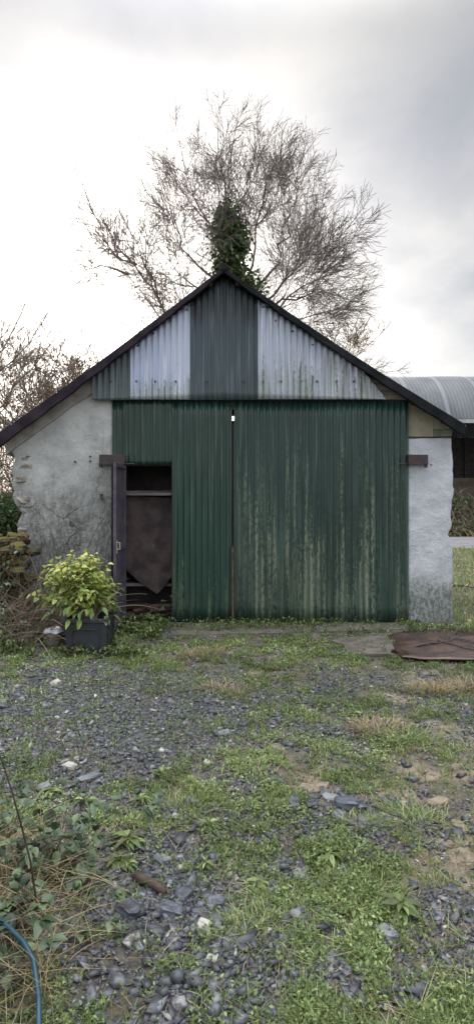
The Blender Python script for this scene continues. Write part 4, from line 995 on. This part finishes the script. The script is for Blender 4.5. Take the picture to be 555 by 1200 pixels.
# damp clutter at the foot of the doors and pier
def wfoot(x, y): return soft(vnoise(x*4, y*4, 5), .25, .6)
for nm, lab, x0, x1, y0, y1, n, col_, sz in (('foot_weeds', 'green weeds along the foot of the doors and white pier', -1.2, 3.0, 7.5, 8.14, 2600, M['weed'], (.02, .05)),
                                     ('foot_weeds', 'nettles and weeds around the planter and left wall foot', -3.4, -.95, 6.35, 8.0, 8500, M['weed'], (.03, .07))):
    g = np.random.default_rng(n); xx = g.uniform(x0, x1, n*2); yy = y1 - (y1-y0)*g.random(n*2)**1.4; k = g.random(n*2) < wfoot(xx, yy); xx, yy = xx[k], yy[k]
    tag(leaves_np(nm, xx, yy, g, g.uniform(sz[0], sz[1], len(xx)), g.random(len(xx))**2*np.where(xx < -.95, .12, .07), np.clip(g.normal(.28, .2, len(xx)), 0, 1), col_), lab, 'weeds', kind='stuff')

# ------------------------------------------------------------------ tussocks, weeds one can point at
def tussock(cx, cy, r, h, n, label, mat, seed, cat='grass tuft', name='grass_tussock', wid=.0045):
    g = np.random.default_rng(seed); rr = r*g.random(n)**.6; th = g.random(n)*2*np.pi; xx = rr*np.cos(th)*.6; yy = rr*np.sin(th)*.6
    d = np.stack([np.cos(th), np.sin(th)], -1) + g.normal(0, .4, (n, 2)); d /= np.linalg.norm(d, axis=1)[:, None]
    xx = xx*1.5 + g.uniform(-r*.3, r*.3, n); yy = yy*1.2 + g.uniform(-r*.25, r*.25, n); d = d + g.normal(0, .6, (n, 2)); d /= np.linalg.norm(d, axis=1)[:, None]
    o = blades(name, cx+xx, cy+yy, g, h*g.uniform(.25, .85, n), np.full(n, wid)*(1+.06*cy), g.random(n), mat, lean=.4+1.1*g.random(n), clump=d)
    # move the origin to the tuft's foot
    o.data.transform(Matrix.Translation((-cx, -cy, 0))); o.location = (cx, cy, 0)
    return tag(o, label, cat, 'grass tufts in the yard')
tus = [(440, 850, .20, .14, 420, 'straw coloured tuft in the middle right of the yard', 'straw'), (505, 806, .26, .16, 460, 'brown tuft just in front of the concrete and rusty plate', 'straw'),
       (545, 800, .24, .17, 420, 'straw tuft at the right edge below the rusty plate', 'straw'), (235, 768, .30, .15, 480, 'broad brownish tuft below the gap between small door and left big door', 'straw'),
       (260, 808, .22, .12, 300, 'thin pale tuft on the green strip below the doors', 'straw'), (420, 965, .14, .09, 260, 'bright green tuft right of the little heap of stones', 'grass'),
       (475, 865, .24, .14, 420, 'green tuft right of the straw coloured one', 'grass'), (345, 1050, .20, .08, 420, 'large fresh green tuft in the near foreground', 'grass'),
       (425, 1040, .20, .08, 380, 'green tuft right of the large foreground tuft', 'grass'), (300, 1085, .18, .08, 300, 'green tuft at the bottom beside the white stone', 'grass'),
       (210, 945, .26, .09, 460, 'low grass patch at the upper edge of the near gravel', 'grass'), (490, 960, .20, .10, 360, 'green tuft beside the bare soil at right', 'grass'),
       (350, 778, .25, .08, 260, 'dark tuft in front of the right big door', 'grass'), (160, 770, .25, .12, 380, 'dark grass tuft right of the planter', 'grass')]
for i, (px_, py_, r_, h_, n_, lab, mt_) in enumerate(tus):
    cx_, cy_ = GP(px_, py_); tussock(cx_, cy_, r_, h_, n_, lab, M[mt_], 100+i, wid=.0032)
# broad leaved rosettes
def rosette(cx, cy, r, n, label, seed, mat='weed', up=.5, name='rosette_weed', tint=(.1, .75), ratio=.30, layers=1.0):
    random.seed(seed); items = []
    for i in range(n):
        th = i*2.4 + random.uniform(-.3, .3); l_ = r*random.uniform(.55, 1.0); u = up*random.uniform(.4, 1.4)
        items.append(((math.cos(th)*r*.08, math.sin(th)*r*.08, .01+layers*random.random()*.03), (math.cos(th), math.sin(th), u), l_, l_*ratio, random.uniform(-.6, .6), random.uniform(*tint), random.uniform(.3, .7)))
    o = put_leaves(name, items, M[mat]); o.location = (cx, cy, hz(cx, cy)); return tag(o, label, 'weed', 'broad leaved weeds')
ros = [(470, 1062, .12, 18, 'grey green thistle like rosette at the lower right'), (150, 985, .13, 20, 'pale green rosette in the lower left right of the brambles'), (140, 1010, .12, 18, 'second pale rosette just below the other beside the brambles'),
       (245, 965, .09, 14, 'small rosette at the top edge of the near slate heap'), (300, 1030, .08, 12, 'small green rosette among the near slates'), (190, 905, .10, 14, 'rosette in the green patch below the left gravel'),
       (415, 835, .10, 14, 'leafy rosette left of the straw coloured tuft'), (100, 940, .11, 16, 'bright rosette at the top of the bramble patch'), (60, 925, .11, 16, 'bright rosette at the left in front of the gravel'),
       (385, 1000, .11, 16, 'narrow leaved rosette in the middle of the foreground'), (240, 1010, .07, 12, 'tiny rosette above the rotten branch'), (165, 935, .10, 14, 'rosette left of the bare soil patch')]
for i, (px_, py_, r_, n_, lab) in enumerate(ros):
    cx_, cy_ = GP(px_, py_); rosette(cx_, cy_, r_*.8, int(n_*1.6), lab, 200+i)

# ------------------------------------------------------------------ single stones
def stone(px_, py_, r, label, mat, seed, sq=.6, lift=.3, group='single stones in the yard'):
    cx_, cy_ = GP(px_, py_); m = MB(); lump(m, (0, 0, 0), r, 9, 7, seed, .5, sq); o = m.build('stone', mat, None, smooth=False)
    o.location = (cx_, cy_, hz(cx_, cy_) + r[2]*lift); o.rotation_euler = (0, 0, seed*1.3); return tag(o, label, 'stone', group)
stone(238, 1086, (.028, .024, .024), 'small cream white stone at the bottom of the yard', M['pale_stone'], 1)
stone(82, 895, (.045, .03, .02), 'white oval stone on the left gravel', M['pale_stone'], 2)
stone(105, 906, (.075, .03, .018), 'long flat grey stone right below the white oval one', M['slate'], 3)
stone(52, 918, (.05, .035, .02), 'flat bluish slate left of the long flat stone', M['slate'], 4)
stone(408, 944, (.075, .05, .035), 'dark blocky stone topping the little heap in the right half', M['dark_slate'], 5)
stone(423, 960, (.026, .022, .022), 'small purplish stone under the dark blocky stone', M['gravel'], 6)
stone(388, 935, (.05, .03, .02), 'grey flake at the left of the little heap', M['slate'], 7)
stone(376, 918, (.08, .035, .012), 'flat tan stone sunk in the bare patch', M['tan_stone'], 8, .7, .3)
stone(362, 923, (.06, .04, .012), 'rounder tan stone left of the flat tan one', M['tan_stone'], 9)
stone(512, 935, (.06, .045, .02), 'brown stone on the bare soil at right', M['tan_stone'], 10)
stone(538, 965, (.06, .03, .014), 'tan flat stone at the right edge', M['tan_stone'], 11)
stone(352, 1018, (.03, .024, .018), 'grey stone between the two foreground tufts', M['slate'], 12)
stone(66, 800, (.05, .035, .03), 'pale stone at the back edge of the gravel', M['pale_stone'], 13)
stone(190, 1000, (.045, .03, .018), 'angular slate above the rotten branch', M['slate'], 14)
stone(262, 855, (.05, .03, .02), 'dark slate between gravel and grass', M['slate'], 15)
stone(455, 1085, (.04, .03, .02), 'slate chip near the bottom right', M['slate'], 16)
for i, (px_, py_, a_, b_, lab) in enumerate(((478, 925, .05, .035, 'buff stone half sunk in the soil, farthest of the sunken stones at right'), (500, 905, .05, .03, 'thin buff stone just behind the brown stone on the bare soil'),
        (545, 1000, .06, .04, 'broad buff stone sunk in the mud low on the right edge'), (520, 985, .045, .03, 'buff stone between the tan flat stone and the broad sunken one'), (535, 895, .05, .03, 'buff stone among grass near the right edge behind the bare soil'),
        (325, 873, .07, .03, 'flat buff stone behind the rounder tan one'), (305, 985, .04, .028, 'buff stone left of the foreground tufts'), (440, 905, .045, .028, 'buff stone behind the little slate heap'))):
    stone(px_, py_, (a_, b_, .012), lab, M['tan_stone'], 40+i, .75, .1)
for i, (px_, py_, a_, lab) in enumerate(((398, 955, .04, 'left lower slate of the little heap'), (412, 962, .03, 'front slate of the little heap'), (430, 945, .035, 'right slate of the little heap'), (365, 942, .035, 'lone dark slate left of the little heap'), (345, 940, .045, 'dark slate farthest left of the little heap'),
        (200, 1065, .045, 'tilted dark slate left of the cream stone'), (215, 1045, .04, 'dark slate just above the cream stone'), (150, 1072, .05, 'big dark slate at the bottom of the near slate heap'), (253, 1050, .035, 'blue black slate right of the cream stone'))):
    stone(px_, py_, (a_, a_*.7, a_*.45), lab, M['dark_slate'], 60+i, .55, .4)
# rotten branch stub
cx_, cy_ = GP(176, 1033); zz = hz(cx_, cy_)
m = MB(); m.tube([(-.075, .05, .022), (-.03, .02, .026), (.02, -.015, .024), (.07, -.055, .018)], [.016, .021, .020, .014], 9); o = m.build('branch_stub', M['wood_bit'], None, smooth=True); o.location = (cx_, cy_, zz); tag(o, 'short thick piece of rotten branch on the near slates', 'branch')
def stick(px0_, py0_, px1_, py1_, r, label, seed, h0=.02, h1=.03):
    random.seed(seed); a, b = GP(px0_, py0_), GP(px1_, py1_); pts = []
    for i in range(8): f = i/7; x_, y_ = a[0]+(b[0]-a[0])*f, a[1]+(b[1]-a[1])*f; pts.append(Vector((x_-a[0], y_-a[1], hz(x_, y_)+h0+(h1-h0)*f)) + rv(r*.9))
    m = MB(); m.tube(pts, [r*(1-.5*i/7) for i in range(8)], 5, .5); q = pts[4]; m.tube([q, q + Vector((random.uniform(.05, .15), random.uniform(.02, .1), .03))], [r*.6, r*.3], 4)
    o = m.build('fallen_stick', M['cane'], None); o.location = (a[0], a[1], 0); return tag(o, label, 'stick', 'fallen sticks')
stick(480, 760, 556, 748, .012, 'dark stick lying across the rusty plate', 1, .04, .05); stick(510, 752, 560, 765, .010, 'thin forked stick on the right of the rusty plate', 2, .04, .04)
stick(529, 688, 575, 694, .022, 'thick dark branch on the grass right of the white pier', 3, .05, .05); stick(470, 752, 520, 742, .006, 'fine twig on the plate beside the pier foot', 4, .06, .08)
stick(105, 775, 170, 755, .007, 'thin cane lying between planter and small door', 5, .03, .12); stick(230, 985, 290, 975, .006, 'thin twig above the near slates', 6)

# ------------------------------------------------------------------ brambles
def cane(m, items, p, d, length, r, seed, arch=-.12, leaves=0, ls=.05):
    random.seed(seed); pts = [Vector(p)]; d = Vector(d).normalized(); n = 16
    for i in range(n):
        d = (d + Vector((0, 0, arch/ n * 6)) + rv(.05)).normalized(); q = pts[-1] + d*length/n; 
        if q.z < hz(q.x, q.y)+.004: q.z = hz(q.x, q.y)+.006; d.z = abs(d.z)*.2
        pts.append(q)
        if leaves and random.random() < leaves:
            st_ = (rv().normalized() + d*.4).normalized(); e_ = q + st_*ls*.8; m.tube([q, e_], [r*.5, r*.35], 3, .5, False)
            for k in (-1, 0, 1):
                dd = Matrix.Rotation(k*.95, 3, 'Z') @ st_; items.append((e_, dd + Vector((0, 0, .1)), ls*random.uniform(.8, 1.2), ls*random.uniform(.55, .75), random.uniform(-.4, .4), min(1, random.random()**1.0*.85 + (random.random() < .015)*.6), .4))
    m.tube(pts, [r*(1-.7*i/n) for i in range(n+1)], 5, .5, False)
# far tangle beside the mossy wall
random.seed(77); m = MB(); items = []
for i in range(330):
    x = PX(random.uniform(-25, 72), 7.1); y = random.uniform(6.55, 7.9); 
    if x > -2.25 and y < 6.9: y += .5
    k = random.uniform(.5, 1); st = random.getstate()
    cane(m, items, (x, y, hz(x, y)), (random.gauss(.15, .6), random.gauss(-.1, .5), 1), random.uniform(.5, 1.35), random.uniform(.003, .007), 500+i, -.16, .05, .05); random.setstate(st)
br = thing('bramble_tangle', 'brown leafless bramble tangle heaped against the mossy wall', 'brambles', (PX(15, 7.2), 7.2, 0)); br['kind'] = 'stuff'
loc_(m.build('canes', M['twig_brown'], None), br); loc_(put_leaves('leaves', items, M['bramble_leaf']), br)
# straggling stems up the left wall and by the small door
m = MB(); items = []
for i, (px_, py_, yy_, dx_, l_) in enumerate(((112, 650, 8.1, .2, .7), (126, 700, 7.95, .4, 1.0), (70, 660, 8.1, -.3, .8), (100, 660, 8.1, .1, .9), (140, 740, 7.8, .8, .8), (150, 740, 7.9, 1.1, .7), (165, 738, 7.8, .6, .5), (50, 660, 8.0, -.2, .9))):
    q = P(px_, py_, yy_); q.z = max(q.z, .02); cane(m, items, q, (dx_, -.05, 1), l_, .0045, 700+i, -.14, .15, .045)
bw_ = thing('bramble_shoots', 'thin bramble shoots at the foot of the left wall and small door', 'brambles', (PX(120, 8), 8, 0)); bw_['kind'] = 'stuff'
loc_(m.build('canes', M['cane'], None), bw_); loc_(put_leaves('leaves', items, M['bramble_leaf']), bw_)
# near bramble bush, lower left
random.seed(90); m = MB(); items = []
for i in range(46):
    x = random.uniform(-1.35, -.74); y = random.uniform(2.0, 2.8); st = random.getstate()
    cane(m, items, (x, y, hz(x, y)), (random.gauss(0, .8), random.gauss(0, .6), .7), random.uniform(.2, .55), .0022, 900+i, -.22, .6, .055); random.setstate(st)
bn = thing('bramble_bush', 'leafy bramble growing among dead stalks in the near left corner', 'brambles', (-.95, 2.5, 0))
loc_(m.build('canes', M['cane'], None), bn); loc_(put_leaves('leaves', items, M['bramble_leaf']), bn)
g = np.random.default_rng(31); n = 1500; xx = g.normal(-1.0, .17, n); yy = g.uniform(1.75, 2.7, n)
tag(blades('dead_stalks', xx, yy, g, g.uniform(.08, .28, n), g.uniform(.0015, .0035, n), g.random(n), M['straw'], lean=g.uniform(.6, 2.2, n)), 'bleached dead stalks matted around the near bramble', 'dead grass', kind='stuff')
random.seed(3); m = MB(); q0 = P(48, 1092, 2.25); e_ = P(-6, 870, 2.15)
pts = [q0 + Vector((.01, 0, -.04))] + [P(px_, py_, 2.25 - .02*i) for i, (px_, py_) in enumerate(((48, 1092), (42, 1050), (36, 1010), (26, 970), (15, 930), (4, 895), (-12, 860)))]
m.tube(pts, [.0042, .004, .004, .0036, .0034, .003, .0028, .0022], 6); 
for k in (2, 4, 5, 6): d = Vector((random.choice((-1, 1))*.02, -.01, .015)); m.tube([pts[k], pts[k]+d], [.0014, .0006], 3)
o = m.build('bramble_cane', M['cane'], None, smooth=True); tag(o, 'single dark bare bramble cane arching up at the near left edge', 'cane')
m = MB(); pts = [P(95, 945, 2.75), P(84, 985, 2.7), P(74, 1015, 2.65), P(66, 1040, 2.6)]; m.tube(pts, [.0015, .002, .0025, .003], 5); tag(m.build('bramble_cane', M['cane'], None), 'short thin upright cane in the middle of the near bramble', 'cane')
# blue water pipe in the corner
m = MB(); pts = [Vector((PX(-60, 2.3), 2.45, .06)), P(-20, 1062, 2.2), P(-2, 1077, 2.15), P(12, 1088, 2.1), P(28, 1104, 2.03), P(40, 1125, 1.96), P(46, 1170, 1.86), P(46, 1230, 1.7)]
m.tube(pts, .0085, 12); tag(m.build('water_pipe', M['hose'], None, smooth=True), 'dark blue plastic pipe curving through the bottom left corner', 'pipe')
